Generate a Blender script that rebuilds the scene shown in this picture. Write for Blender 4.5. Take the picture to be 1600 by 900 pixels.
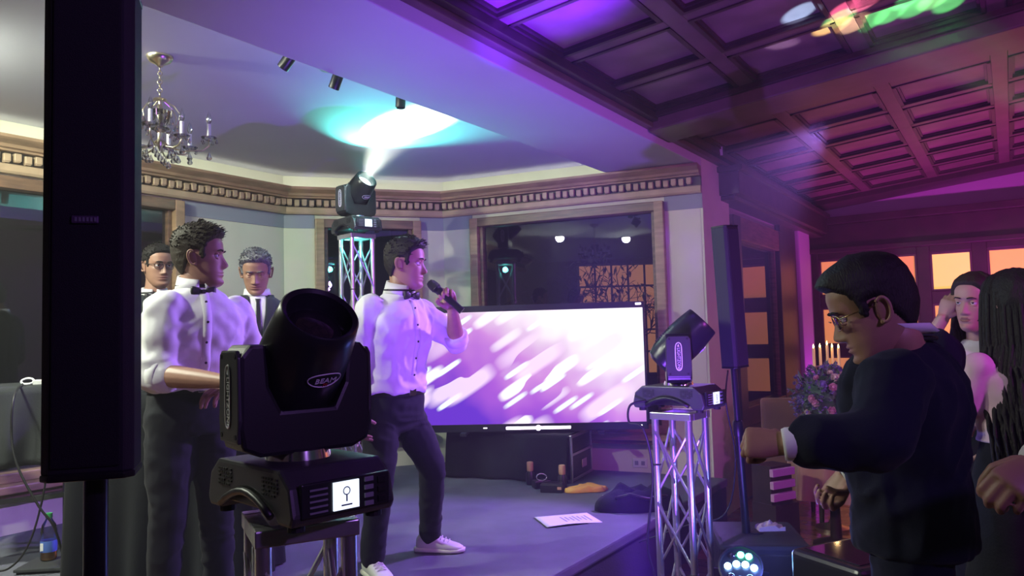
import bpy, bmesh, math, random
import numpy as np
from mathutils import Vector, Matrix
from mathutils.bvhtree import BVHTree

random.seed(7); np.random.seed(7)
scene = bpy.context.scene
COL = scene.collection
for _o in list(bpy.data.objects):
    bpy.data.objects.remove(_o, do_unlink=True)

# ------------------------------------------------------------------ camera
FPX = 1200.0; CAMZ = 1.58; PITCH = math.atan(71/1200.0); ROLL = .027
_f = np.array([0, math.cos(PITCH), math.sin(PITCH)]); _r = np.array([1., 0, 0]); _u = np.cross(_r, _f)
CR = _r*math.cos(ROLL) - _u*math.sin(ROLL); CU = _u*math.cos(ROLL) + _r*math.sin(ROLL); CF = _f
CAM = np.array([0, 0, CAMZ])
cam_d = bpy.data.cameras.new('camera'); cam = bpy.data.objects.new('camera', cam_d); COL.objects.link(cam)
cam_d.sensor_width = 36.0; cam_d.sensor_fit = 'HORIZONTAL'; cam_d.lens = 36.0*FPX/1600.0
cam_d.clip_start = .02; cam_d.clip_end = 200
cam.matrix_world = Matrix(((CR[0], CU[0], -CF[0], 0), (CR[1], CU[1], -CF[1], 0), (CR[2], CU[2], -CF[2], CAMZ), (0, 0, 0, 1)))
scene.camera = cam

def ray(x, y): return CF + CR*(x-800)/FPX + CU*(450-y)/FPX
def at(x, y, Y):
    d = ray(x, y); return CAM + d*Y/d[1]
def atz(x, y, z):
    d = ray(x, y); return CAM + d*(z-CAMZ)/d[2]

# room axes: u runs along the beam (away), v across it (to the right)
ANG = math.radians(33)
ux = np.array([math.sin(ANG), math.cos(ANG), 0]); vx = np.array([math.cos(ANG), -math.sin(ANG), 0])
def W(s, t, z=0): return s*vx + t*ux + np.array([0, 0, z])
def atplane(x, y, p, n):
    d = ray(x, y); p = np.array(p); n = np.array(n); return CAM + d*np.dot(p-CAM, n)/np.dot(d, n)

# ------------------------------------------------------------------ world, exposure
wd = bpy.data.worlds.new('night'); scene.world = wd; wd.use_nodes = True
wd.node_tree.nodes['Background'].inputs[0].default_value = (.22, .15, .5, 1)
wd.node_tree.nodes['Background'].inputs[1].default_value = .02
_wv = wd.node_tree.nodes.new('ShaderNodeVolumeScatter'); _wv.inputs['Density'].default_value = .011; _wv.inputs['Anisotropy'].default_value = .25   # thin stage haze
wd.node_tree.links.new(_wv.outputs[0], wd.node_tree.nodes['World Output'].inputs['Volume'])
cy = scene.cycles; cy.max_bounces = 5; cy.diffuse_bounces = 3; cy.glossy_bounces = 3; cy.transmission_bounces = 4; cy.transparent_max_bounces = 10; cy.volume_bounces = 0
vs = scene.view_settings
vs.view_transform = 'Standard'; vs.look = 'None'; vs.gamma = 1.0; vs.exposure = 0.0; vs.use_curve_mapping = False

# ------------------------------------------------------------------ lights of the place
def aim(o, tgt):
    d = Vector(tgt) - o.location
    o.rotation_euler = d.to_track_quat('-Z', 'Y').to_euler()
def spot(name, loc, tgt, col, power, angle, blend=.6, size=.03):
    l = bpy.data.lights.new(name, 'SPOT'); l.color = col; l.energy = power
    l.spot_size = math.radians(angle); l.spot_blend = blend; l.shadow_soft_size = size
    o = bpy.data.objects.new(name, l); COL.objects.link(o); o.location = tuple(loc); aim(o, tuple(tgt)); return o
def area(name, loc, tgt, col, power, sx, sy):
    l = bpy.data.lights.new(name, 'AREA'); l.color = col; l.energy = power; l.shape = 'RECTANGLE'; l.size = sx; l.size_y = sy
    o = bpy.data.objects.new(name, l); COL.objects.link(o); o.location = tuple(loc); aim(o, tuple(tgt)); return o
def point(name, loc, col, power, size=.05):
    l = bpy.data.lights.new(name, 'POINT'); l.color = col; l.energy = power; l.shadow_soft_size = size
    o = bpy.data.objects.new(name, l); COL.objects.link(o); o.location = tuple(loc); return o

HOT = atz(605, 212, 3.05)                       # where the rear beam hits the bay ceiling
BACKLAMP = np.array([-1.16, 5.94, 2.74])
bd = (HOT-BACKLAMP)/np.linalg.norm(HOT-BACKLAMP)
spot('beam_core', BACKLAMP+bd*.10, HOT, (.95, 1, .86), 4800, 46, .7, .03)
spot('beam_halo', BACKLAMP+bd*.10, HOT, (.12, 1, .80), 210, 112, 1.0, .03)
# violet, blue and magenta wash lamps of the dance floor
spot('violet_wash', W(1.6, .6, 2.6), W(-4.2, 3.6, 1.6), (.50, .22, 1.0), 110, 80, .9, .10)
spot('stage_violet_wash', W(-1.0, 5.62, 2.96), W(-2.80, 3.0, .55), (.40, .19, 1.0), 1100, 54, .45, .06)
spot('magenta_wash', W(2.4, 2.4, 2.7), W(-1.5, 6.0, 1.4), (.85, .12, 1.0), 260, 100, .9, .10)
UPL = np.array([.42, 2.35, .30])                 # par lamp on the floor below the frame
spot('blue_floor_uplight', UPL, atz(930, 130, 3.0), (.26, .07, 1.0), 430, 92, .9, .03)
spot('blue_patch', UPL, atz(868, 16, 3.1), (.12, .01, 1.0), 7500, 17, 1.0, .03)
spot('gable_magenta', W(-.2, 8.6, .5), W(.3, 9.0, 3.3), (.95, .06, 1.0), 420, 140, 1.0, .10)
spot('corner_magenta', W(-1.75, 9.7, .15), W(-2.1, 9.7, 1.6), (.75, .02, 1.0), 120, 70, 1.0, .05)
_rd = np.array([.70, -.12, .70])
spot('right_beam', at(1062, 640, 3.85)+np.array([.12, -.02, .43]), at(1062, 640, 3.85)+np.array([.12, -.02, .43])+np.array([.42, .35, 1.0]), (.6, .5, 1.0), 260, 7, .6, .01)
point('led_par_glow', at(1158, 890, 3.5)+np.array([.06, -.2, .16]), (.15, .20, 1.0), 9, .03)
point('truss_teal', np.array([-1.22, 6.03, 2.30]), (.1, 1, .8), 3, .03)
# party light: coloured dapples on the coffers
_pl = W(.55, 2.9, 1.9)
_rn = random.Random(3)
_cols = [(.1, 1, .25), (.1, 1, .25), (.2, 1, .3), (1, .2, .5), (1, .85, .3), (1, .9, .6), (.3, .6, 1), (.1, 1, .3), (1, .3, .6)]
for _i, (_x, _y) in enumerate([(1440, 18), (1400, 26), (1470, 8), (1320, 14), (1300, 40), (1335, 36), (1250, 20), (1425, 6), (1350, 5), (1370, 34), (1495, 12), (1310, 28)]):
    spot('dapple', _pl, atz(_x, _y, 3.25), _cols[_i % 9], 3500, 4.2, .6, .004)

# ------------------------------------------------------------------ materials
MT = {}
def mat(name, col, rough=.6, metal=0, bump=0, bscale=40, var=0, vscale=6, spec=.5, stretch=None, emit=None, estr=0, sheen=0, col2=None, coat=0):
    m = bpy.data.materials.new(name); m.use_nodes = True
    nt = m.node_tree; b = nt.nodes['Principled BSDF']
    b.inputs['Base Color'].default_value = (*col, 1); b.inputs['Roughness'].default_value = rough
    b.inputs['Metallic'].default_value = metal; b.inputs['Specular IOR Level'].default_value = spec
    if sheen: b.inputs['Sheen Weight'].default_value = sheen
    if coat: b.inputs['Coat Weight'].default_value = coat
    if emit: b.inputs['Emission Color'].default_value = (*emit, 1); b.inputs['Emission Strength'].default_value = estr
    src = None
    if var or bump or col2:
        tc = nt.nodes.new('ShaderNodeTexCoord'); mp = nt.nodes.new('ShaderNodeMapping')
        nt.links.new(tc.outputs['Object'], mp.inputs[0])
        if stretch: mp.inputs['Scale'].default_value = stretch
        src = mp.outputs[0]
    if var or col2:
        n = nt.nodes.new('ShaderNodeTexNoise'); n.inputs['Scale'].default_value = vscale; n.inputs['Detail'].default_value = 5
        nt.links.new(src, n.inputs['Vector'])
        r = nt.nodes.new('ShaderNodeValToRGB')
        c2 = col2 or tuple(min(1, c*(1+var)) for c in col); c1 = col if col2 else tuple(c*(1-var) for c in col)
        r.color_ramp.elements[0].position = .3; r.color_ramp.elements[1].position = .7
        r.color_ramp.elements[0].color = (*c1, 1); r.color_ramp.elements[1].color = (*c2, 1)
        nt.links.new(n.outputs[0], r.inputs[0]); nt.links.new(r.outputs[0], b.inputs['Base Color'])
    if bump:
        n2 = nt.nodes.new('ShaderNodeTexNoise'); n2.inputs['Scale'].default_value = bscale; n2.inputs['Detail'].default_value = 4
        nt.links.new(src, n2.inputs['Vector'])
        bp = nt.nodes.new('ShaderNodeBump'); bp.inputs['Strength'].default_value = bump; bp.inputs['Distance'].default_value = .01
        nt.links.new(n2.outputs[0], bp.inputs['Height']); nt.links.new(bp.outputs[0], b.inputs['Normal'])
    MT[name] = m; return m
mat('band_grey_blue', (.27, .29, .34), .8, bump=.04, bscale=50)
mat('plaster', (.66, .67, .52), .8, bump=.05, bscale=60, var=.03)
mat('ceiling_white', (.60, .60, .68), .85, bump=.04, bscale=50, var=.03, vscale=2)
mat('beam_plaster', (.55, .52, .56), .8, bump=.04, bscale=50, var=.03, vscale=2)
mat('wood', (.15, .085, .05), .42, bump=.12, bscale=18, var=.35, vscale=5, stretch=(1, 1, 8))
mat('oak_trim', (.34, .22, .13), .42, bump=.10, bscale=18, var=.25, vscale=5, stretch=(1, 1, 6))
mat('oak_dark', (.045, .03, .022), .5, var=.3)
mat('oak_light', (.42, .30, .19), .5, var=.15)
mat('coffer', (.15, .095, .085), .36, bump=.10, bscale=10, var=.35, vscale=3)
mat('coffer_rail', (.11, .068, .06), .34, bump=.08, bscale=12, var=.25, vscale=4)
mat('dark_wood', (.04, .02, .02), .40, bump=.1, bscale=15, var=.3)
mat('aluminium', (.72, .72, .74), .30, metal=.9, bump=.03, bscale=200)
mat('black_plastic', (.012, .012, .014), .38, bump=.05, bscale=400)
mat('black_satin', (.018, .018, .022), .30)
mat('dark_grey_plastic', (.045, .047, .05), .42, bump=.05, bscale=400)
mat('speaker_black', (.018, .016, .024), .65, bump=.25, bscale=700)
mat('speaker_grille', (.018, .016, .022), .8, bump=.5, bscale=900)
mat('rubber', (.012, .012, .012), .6)
mat('white_print', (.9, .9, .92), .5)
mat('grey_print', (.25, .25, .28), .5)
mat('red_print', (.5, .03, .03), .5)
mat('black_cloth', (.008, .009, .012), .9, bump=.15, bscale=120, sheen=.03, var=.2, spec=.2)
mat('grey_cloth', (.03, .033, .034), .9, bump=.15, bscale=120, sheen=.03, var=.2, spec=.2)
mat('stage_carpet', (.15, .15, .19), .95, bump=.5, bscale=500, var=.12, vscale=4, spec=.1)
mat('stage_skirt', (.022, .02, .03), .9, bump=.2, bscale=100)
mat('skin', (.33, .175, .12), .5, var=.06, vscale=30, bump=.05, bscale=250)
mat('skin_pale', (.48, .28, .22), .5, var=.05, vscale=30, bump=.04, bscale=250)
mat('lips', (.29, .125, .095), .45)
mat('eye_white', (.7, .68, .66), .2)
mat('iris', (.03, .018, .012), .15)
mat('hair_black', (.012, .009, .009), .6, bump=.5, bscale=90, stretch=(4, 1, 1), spec=.3)
mat('hair_brown', (.028, .019, .013), .6, bump=.5, bscale=90, stretch=(4, 1, 1), spec=.3)
mat('hair_grey', (.15, .15, .16), .5, bump=.6, bscale=70, stretch=(4, 1, 1), var=.5, vscale=40)
mat('white_shirt', (.72, .71, .73), .75, bump=.12, bscale=22, sheen=.15)
mat('navy_suit', (.006, .007, .022), .85, bump=.12, bscale=300, sheen=.05, spec=.2)
mat('charcoal_suit', (.02, .023, .03), .85, bump=.12, bscale=300, sheen=.05, spec=.2)
mat('black_trousers', (.010, .011, .016), .8, bump=.10, bscale=300, sheen=.05, spec=.25)
mat('bow_black', (.012, .01, .014), .4)
mat('shoe_white', (.74, .76, .66), .5, bump=.1, bscale=150)
mat('shoe_sole', (.70, .72, .60), .6)
mat('leather_black', (.012, .012, .012), .3)
mat('pink_top', (.66, .46, .52), .6, bump=.1, bscale=40)
mat('cream_top', (.66, .62, .62), .6, bump=.1, bscale=40)
mat('gold', (.8, .58, .25), .25, metal=1)
mat('brass', (.62, .55, .40), .28, metal=1)
mat('chrome', (.8, .8, .8), .12, metal=1)
mat('paper', (.75, .75, .78), .7)
mat('yellow_plastic', (.85, .55, .10), .45, bump=.3, bscale=30, col2=(.85, .28, .06), vscale=9)
mat('cork', (.62, .38, .20), .7, bump=.2, bscale=80)
mat('satin_brown', (.36, .17, .12), .38, bump=.15, bscale=8, sheen=.3)
mat('candle_wax', (.75, .55, .32), .5, emit=(1, .55, .2), estr=.25)
mat('flame', (1, .7, .2), .5, emit=(1, .62, .2), estr=14)
mat('leaf', (.10, .17, .11), .55, var=.4, vscale=10)
mat('leaf_pale', (.22, .30, .24), .55, var=.3, vscale=10)
mat('petal_lilac', (.32, .24, .55), .6, var=.3, vscale=30)
mat('petal_cream', (.75, .66, .52), .55)
mat('petal_pink', (.70, .36, .45), .55)
mat('bark', (.05, .035, .03), .8)
mat('night_leaf', (.05, .05, .03), .7)
mat('socket_white', (.7, .7, .68), .4)
mat('orange_drink', (.75, .28, .03), .2)
mat('green_cap', (.05, .35, .12), .4)
mat('label_blue', (.08, .16, .55), .5)
mat('mic_grille', (.03, .03, .035), .4, metal=.6, bump=1.0, bscale=900)
mat('display', (.6, .65, .75), .3, emit=(.75, .85, 1.0), estr=1.3)
mat('display_ink', (.1, .12, .2), .5)
mat('lens_glass', (.02, .015, .02), .06, spec=1.0, coat=1)
mat('lens_lit', (.8, 1, 1), .2, emit=(.75, 1, .95), estr=8)
mat('led_blue', (.3, .5, 1), .3, emit=(.25, .5, 1), estr=26)
mat('led_green', (.2, 1, .5), .3, emit=(.1, 1, .4), estr=9)
mat('led_green_dim', (.2, 1, .5), .3, emit=(.1, 1, .45), estr=2.5)
mat('tv_led', (1, .9, 1), .3, emit=(1, .9, 1), estr=3)
mat('badge', (.16, .11, .2), .35, metal=.5)
mat('pane_orange', (.9, .45, .12), .4, emit=(1, .37, .115), estr=.58)
mat('pane_amber', (.9, .5, .12), .4, emit=(1, .46, .10), estr=.75)
mat('pane_yellow', (.95, .7, .2), .4, emit=(1, .64, .12), estr=.95)
mat('pane_dim', (.8, .4, .15), .4, emit=(1, .38, .13), estr=.52)
mat('outside_dark', (.02, .018, .02), .9)
mat('ground_outside', (.03, .03, .03), .9)
mat('wall_right_room', (.42, .36, .40), .8, bump=.05, bscale=50)
mat('pilaster', (.55, .45, .55), .6, bump=.1, bscale=30)
mat('cable', (.012, .012, .012), .5)
mat('pale_blue', (.35, .55, .8), .5)
mat('crystal_white', (.85, .85, .92), .05, spec=1)
mat('striped_pale', (.55, .30, .50), .6)

def glass_mat(name, tint=(1, 1, 1), refl=.10, rough=0.0):
    m = bpy.data.materials.new(name); m.use_nodes = True; nt = m.node_tree; nt.nodes.clear()
    o = nt.nodes.new('ShaderNodeOutputMaterial'); mix = nt.nodes.new('ShaderNodeMixShader')
    t = nt.nodes.new('ShaderNodeBsdfTransparent'); t.inputs[0].default_value = (*tint, 1)
    g = nt.nodes.new('ShaderNodeBsdfGlossy'); g.inputs['Roughness'].default_value = rough
    fr = nt.nodes.new('ShaderNodeFresnel'); fr.inputs['IOR'].default_value = 1.5
    ad = nt.nodes.new('ShaderNodeMath'); ad.operation = 'ADD'; ad.inputs[1].default_value = refl; ad.use_clamp = True
    nt.links.new(fr.outputs[0], ad.inputs[0]); nt.links.new(ad.outputs[0], mix.inputs[0])
    nt.links.new(t.outputs[0], mix.inputs[1]); nt.links.new(g.outputs[0], mix.inputs[2]); nt.links.new(mix.outputs[0], o.inputs[0])
    MT[name] = m; return m
glass_mat('window_glass', (.75, .78, .85), .06)
glass_mat('clear_plastic', (.95, .98, .97), .06, .1)
glass_mat('crystal', (.96, .97, 1.0), .30, .06)
glass_mat('spectacle_glass', (.9, .9, .95), .02)

def floor_mat():
    m = mat('parquet', (.16, .07, .04), .22)
    nt = m.node_tree; b = nt.nodes['Principled BSDF']
    tc = nt.nodes.new('ShaderNodeTexCoord'); mp = nt.nodes.new('ShaderNodeMapping'); nt.links.new(tc.outputs['Object'], mp.inputs[0])
    mp.inputs['Rotation'].default_value = (0, 0, ANG)
    br = nt.nodes.new('ShaderNodeTexBrick'); br.inputs['Scale'].default_value = 1; br.inputs['Brick Width'].default_value = .42; br.inputs['Row Height'].default_value = .14
    br.inputs['Mortar Size'].default_value = .004
    br.inputs['Color1'].default_value = (.26, .12, .065, 1); br.inputs['Color2'].default_value = (.15, .065, .035, 1); br.inputs['Mortar'].default_value = (.05, .02, .012, 1)
    nt.links.new(mp.outputs[0], br.inputs['Vector']); nt.links.new(br.outputs['Color'], b.inputs['Base Color'])
    n = nt.nodes.new('ShaderNodeTexNoise'); n.inputs['Scale'].default_value = 9; nt.links.new(mp.outputs[0], n.inputs['Vector'])
    bp = nt.nodes.new('ShaderNodeBump'); bp.inputs['Strength'].default_value = .25; bp.inputs['Distance'].default_value = .02
    nt.links.new(n.outputs[0], bp.inputs['Height']); nt.links.new(bp.outputs[0], b.inputs['Normal'])
floor_mat()

def screen_mat():
    """LED wall picture: violet field, white glow at top right, slanted light streaks"""
    m = bpy.data.materials.new('screen_picture'); m.use_nodes = True; nt = m.node_tree; nt.nodes.clear()
    N = nt.nodes.new; L = nt.links.new
    out = N('ShaderNodeOutputMaterial'); em = N('ShaderNodeEmission'); L(em.outputs[0], out.inputs[0])
    tc = N('ShaderNodeTexCoord'); sep = N('ShaderNodeSeparateXYZ'); L(tc.outputs['Object'], sep.inputs[0])   # object x: -.5..., z: height, metres
    def M(op, a, b=None, c=None, clamp=False):
        n = N('ShaderNodeMath'); n.operation = op; n.use_clamp = clamp
        for i, q in enumerate((a, b, c)):
            if q is None: continue
            if isinstance(q, (int, float)): n.inputs[i].default_value = q
            else: L(q, n.inputs[i])
        return n.outputs[0]
    X = sep.outputs[0]; Z = sep.outputs[2]
    # base colour: from blue violet (lower left) to pink to white (upper right)
    g = M('ADD', M('MULTIPLY', X, .42), M('MULTIPLY', Z, .80))
    nz = N('ShaderNodeTexNoise'); nz.inputs['Scale'].default_value = 2.6; nz.inputs['Detail'].default_value = 2; L(tc.outputs['Object'], nz.inputs['Vector'])
    g2 = M('ADD', g, M('MULTIPLY', M('SUBTRACT', nz.outputs[0], .5), .65))
    r = N('ShaderNodeValToRGB'); cr = r.color_ramp
    cr.elements[0].position = .0; cr.elements[0].color = (.16, .04, .68, 1)
    e = cr.elements.new(.30); e.color = (.46, .12, .76, 1)
    e = cr.elements.new(.52); e.color = (.72, .30, .82, 1)
    e = cr.elements.new(.74); e.color = (.95, .72, .95, 1)
    cr.elements[-1].position = .92; cr.elements[-1].color = (1.25, 1.2, 1.2, 1)
    L(M('ADD', g2, .52), r.inputs[0])
    col = r.outputs[0]
    # streaks: rotated, stretched cells
    def streak(scale, stretch, seed, thr, soft):
        mp = N('ShaderNodeMapping'); mp.inputs['Rotation'].default_value = (0, math.radians(33), 0); mp.inputs['Location'].default_value = (seed, 0, seed*.7)
        mp2 = N('ShaderNodeMapping'); mp2.inputs['Scale'].default_value = (scale/stretch, 0.001, scale)
        L(tc.outputs['Object'], mp.inputs[0]); L(mp.outputs[0], mp2.inputs[0])
        vo = N('ShaderNodeTexVoronoi'); vo.feature = 'F1'; vo.distance = 'MINKOWSKI'; vo.inputs['Exponent'].default_value = 3.5; vo.inputs['Scale'].default_value = 1; vo.inputs['Randomness'].default_value = 1
        L(mp2.outputs[0], vo.inputs['Vector'])
        mr = N('ShaderNodeMapRange'); mr.inputs['From Min'].default_value = thr; mr.inputs['From Max'].default_value = thr-soft; L(vo.outputs['Distance'], mr.inputs['Value'])
        gt = M('GREATER_THAN', vo.outputs['Color'], .40)
        return M('MULTIPLY', mr.outputs[0], gt, clamp=True)
    s1 = streak(8.0, 3.8, .3, .42, .10); s2 = streak(13.0, 5.5, 1.7, .32, .10); s3 = streak(5.5, 3.4, 3.1, .44, .16)
    mx = N('ShaderNodeMix'); mx.data_type = 'RGBA'; mx.inputs['B'].default_value = (1.25, 1.2, 1.25, 1); L(s1, mx.inputs['Factor']); L(col, mx.inputs['A'])
    mx2 = N('ShaderNodeMix'); mx2.data_type = 'RGBA'; mx2.inputs['B'].default_value = (1.1, 1.25, 1.3, 1); L(s2, mx2.inputs['Factor']); L(mx.outputs['Result'], mx2.inputs['A'])
    mx3 = N('ShaderNodeMix'); mx3.data_type = 'RGBA'; mx3.inputs['B'].default_value = (1.2, .95, 1.2, 1); L(M('MULTIPLY', s3, .8), mx3.inputs['Factor']); L(mx2.outputs['Result'], mx3.inputs['A'])
    # LED pixel grid
    w1 = M('SINE', M('MULTIPLY', X, 420)); w2 = M('SINE', M('MULTIPLY', Z, 420))
    gr = M('ADD', .93, M('MULTIPLY', M('MULTIPLY', w1, w2), .07))
    L(mx3.outputs['Result'], em.inputs['Color']); L(M('MULTIPLY', gr, 1.05), em.inputs['Strength'])
    MT['screen_picture'] = m
screen_mat()

# ------------------------------------------------------------------ mesh builder
class MB:
    def __init__(self): self.v = []; self.f = []; self.m = []
    def add(self, v, f, mi=0):
        o = len(self.v); self.v.extend([tuple(map(float, p)) for p in v]); self.f.extend([tuple(int(i)+o for i in q) for q in f]); self.m.extend([mi]*len(f)); return self
    def box(self, c, size, ax=None, mi=0):
        c = np.array(c, float); h = np.array(size, float)/2
        A = np.eye(3) if ax is None else np.array([np.array(a, float)/np.linalg.norm(a) for a in ax])
        p = [c + A[0]*h[0]*i + A[1]*h[1]*j + A[2]*h[2]*k for i in (-1, 1) for j in (-1, 1) for k in (-1, 1)]
        return self.add(p, [(0, 1, 3, 2), (4, 6, 7, 5), (0, 4, 5, 1), (2, 3, 7, 6), (0, 2, 6, 4), (1, 5, 7, 3)], mi)
    def bar(self, a, b, w, h, up=(0, 0, 1), mi=0):
        a = np.array(a, float); b = np.array(b, float); d = b-a; L = np.linalg.norm(d); d /= L
        up = np.array(up, float); s = np.cross(d, up); s /= np.linalg.norm(s); t = np.cross(s, d)
        return self.box((a+b)/2, (L, w, h), (d, s, t), mi)
    def ring(self, secs, n=16, closed=True, mi=0, e=2.0):
        """secs: (centre, half axis a, half axis b)"""
        vs_ = []; fs = []
        th = np.arange(n)*2*math.pi/n; c = np.cos(th); s = np.sin(th)
        ce = np.sign(c)*np.abs(c)**(2/e); se = np.sign(s)*np.abs(s)**(2/e)
        for q in secs:
            C, a, b = (np.array(k, float) for k in q[:3])
            vs_.extend(list(C + ce[:, None]*a + se[:, None]*b))
        for i in range(len(secs)-1):
            for j in range(n):
                k = (j+1) % n; fs.append((i*n+j, i*n+k, (i+1)*n+k, (i+1)*n+j))
        if closed:
            fs.append(tuple(range(n-1, -1, -1))); fs.append(tuple(range((len(secs)-1)*n, len(secs)*n)))
        return self.add(vs_, fs, mi)
    def tube(self, pts, r, n=8, mi=0, closed=True):
        pts = [np.array(p, float) for p in pts]; k = len(pts)
        rs = [r]*k if not hasattr(r, '__len__') else r
        d = [pts[min(i+1, k-1)]-pts[max(i-1, 0)] for i in range(k)]
        d = [q/(np.linalg.norm(q)+1e-12) for q in d]
        ref = np.array([0, 0, 1.]) if abs(d[0][2]) < .9 else np.array([1., 0, 0])
        s = np.cross(d[0], ref); s /= np.linalg.norm(s); secs = []
        for p, q, rr in zip(pts, d, rs):
            s = s - q*np.dot(s, q); s /= np.linalg.norm(s)+1e-12; t = np.cross(q, s)
            secs.append((p, s*rr, t*rr))
        return self.ring(secs, n, closed, mi)
    def cyl(self, a, b, r1, r2=None, n=16, mi=0):
        return self.tube([a, b], [r1, r1 if r2 is None else r2], n, mi)
    def lathe(self, prof, c=(0, 0, 0), ax=((1, 0, 0), (0, 1, 0), (0, 0, 1)), n=20, mi=0):
        c = np.array(c, float); A = np.array(ax, float)
        return self.ring([(c+A[2]*z, A[0]*max(r, 1e-5), A[1]*max(r, 1e-5)) for r, z in prof], n, True, mi)
    def ell(self, c, a, b, cc, nu=14, nv=8, mi=0):
        c = np.array(c, float); a, b, cc = (np.array(k, float) for k in (a, b, cc))
        secs = []
        for i in range(nv+1):
            ph = math.pi*i/nv; r = max(math.sin(ph), 1e-4)
            secs.append((c - cc*math.cos(ph), a*r, b*r))
        return self.ring(secs, nu, True, mi)
    def sph(self, c, r, nu=12, nv=8, mi=0): return self.ell(c, (r, 0, 0), (0, r, 0), (0, 0, r), nu, nv, mi)
    def quad(self, a, b, c, d, mi=0): return self.add([a, b, c, d], [(0, 1, 2, 3)], mi)
    def prism(self, poly, d, mi=0):
        """closed polygon (3d points, planar) extruded along vector d"""
        p = [np.array(q, float) for q in poly]; n = len(p); d = np.array(d, float)
        f = [tuple(range(n-1, -1, -1)), tuple(range(n, 2*n))] + [(i, (i+1) % n, n+(i+1) % n, n+i) for i in range(n)]
        return self.add(p+[q+d for q in p], f, mi)
    def torus(self, c, R, r, ax=((1, 0, 0), (0, 1, 0)), n=24, k=8, mi=0, a0=0, a1=2*math.pi):
        c = np.array(c, float); X, Y = np.array(ax[0], float), np.array(ax[1], float)
        full = abs(a1-a0-2*math.pi) < 1e-6
        pts = [c + X*R*math.cos(a0+(a1-a0)*i/n) + Y*R*math.sin(a0+(a1-a0)*i/n) for i in range(n+1)]
        return self.tube(pts, r, k, mi)
    def build(self, name, mats, parent=None, origin=None, smooth=False, bevel=0, bseg=2):
        me = bpy.data.meshes.new(name)
        V_ = np.array(self.v) if origin is None else np.array(self.v)-np.array(origin)
        me.from_pydata([tuple(p) for p in V_], [], self.f)
        ms = mats if isinstance(mats, (list, tuple)) else [mats]
        for q in ms: me.materials.append(MT[q] if isinstance(q, str) else q)
        if len(ms) > 1: me.polygons.foreach_set('material_index', self.m)
        bm = bmesh.new(); bm.from_mesh(me); bmesh.ops.recalc_face_normals(bm, faces=bm.faces[:])
        if bevel:
            bmesh.ops.bevel(bm, geom=[e for e in bm.edges if len(e.link_faces) == 2 and e.calc_face_angle(0) > .5], offset=bevel, segments=bseg, profile=.6, affect='EDGES')
        bm.to_mesh(me); bm.free()
        if smooth:
            me.polygons.foreach_set('use_smooth', [True]*len(me.polygons))
            if smooth != 'all':
                try: me.set_sharp_from_angle(angle=math.radians(38))
                except Exception: pass
        o = bpy.data.objects.new(name, me); COL.objects.link(o)
        if parent is not None: o.parent = parent
        elif origin is not None: o.location = tuple(origin)
        return o

def tag(o, label=None, cat=None, group=None, kind=None):
    if label: o['label'] = label
    if cat: o['category'] = cat
    if group: o['group'] = group
    if kind: o['kind'] = kind
    return o
def empty(name, loc, rz=0, label=None, cat=None, group=None, kind=None):
    o = bpy.data.objects.new(name, None); COL.objects.link(o); o.empty_display_size = .1
    o.location = tuple(map(float, loc)); o.rotation_euler = (0, 0, rz)
    return tag(o, label, cat, group, kind)
def clone(o, parent, loc=None, rot=None):
    c = o.copy(); COL.objects.link(c); c.parent = parent
    if loc is not None: c.location = tuple(map(float, loc))
    if rot is not None: c.rotation_euler = rot
    return c
def text_mesh(txt, size, ext=.0006):
    cu = bpy.data.curves.new('t', 'FONT'); cu.body = txt; cu.size = size; cu.align_x = 'CENTER'; cu.align_y = 'CENTER'; cu.extrude = ext; cu.resolution_u = 3
    o = bpy.data.objects.new('t', cu); COL.objects.link(o)
    dg = bpy.context.evaluated_depsgraph_get(); me = bpy.data.meshes.new_from_object(o.evaluated_get(dg))
    v = [tuple(q.co) for q in me.vertices]; f = [tuple(q.vertices) for q in me.polygons]
    bpy.data.objects.remove(o); bpy.data.curves.remove(cu); bpy.data.meshes.remove(me)
    return np.array(v), f
def add_text(mb, txt, size, c, X, Y, mi=0, stretch=1.0):
    v, f = text_mesh(txt, size); X = np.array(X, float); Y = np.array(Y, float); Zz = np.cross(X, Y)
    mb.add([np.array(c)+X*p[0]*stretch+Y*p[1]+Zz*p[2] for p in v], f, mi); return mb
COVE = .4
# ================================================================== THE SETTING
STZ = .40                                     # stage height
CEIL = 3.05; SOF = 2.93
def slab(name, poly, z, th, m, origin=None, kind='structure', up=False):
    mb = MB(); mb.prism([(p[0], p[1], z) for p in poly], (0, 0, th)); o = mb.build(name, m); return tag(o, kind=kind)

# floor
fo = slab('floor', [W(-6, -4), W(5, -4), W(5, 11), W(-6, 11)], -.05, .05, 'parquet')

# bay walls ---------------------------------------------------------
pD = W(-5.42, -1.0)[:2]; pA = np.array([-2.03, 6.83]); pB = np.array([-.64, 7.31]); pC = np.array([1.58, 6.33])
def wall_run(name, a, b, z0, z1, ops, th=.18, m='plaster'):
    """wall from a to b, interior on the right hand; ops: (l0,l1,zb,zt) openings along it"""
    a = np.array(a, float); b = np.array(b, float); L = np.linalg.norm(b-a); d = (b-a)/L; n = np.array([d[1], -d[0]])
    mb = MB()
    def piece(l0, l1, za, zb):
        if l1-l0 < .005 or zb-za < .005: return
        c = a + d*(l0+l1)/2 - n*th/2
        mb.box((c[0], c[1], (za+zb)/2), (l1-l0, th, zb-za), ((d[0], d[1], 0), (n[0], n[1], 0), (0, 0, 1)))
    cur = 0
    for l0, l1, zb, zt in ops:
        piece(cur, l0, z0, z1); piece(l0, l1, z0, zb); piece(l0, l1, zt, z1); cur = l1
    piece(cur, L, z0, z1)
    o = mb.build(name, m); tag(o, kind='structure'); return o, a, d, n
def P3(p, z): return np.array([p[0], p[1], z])
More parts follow.
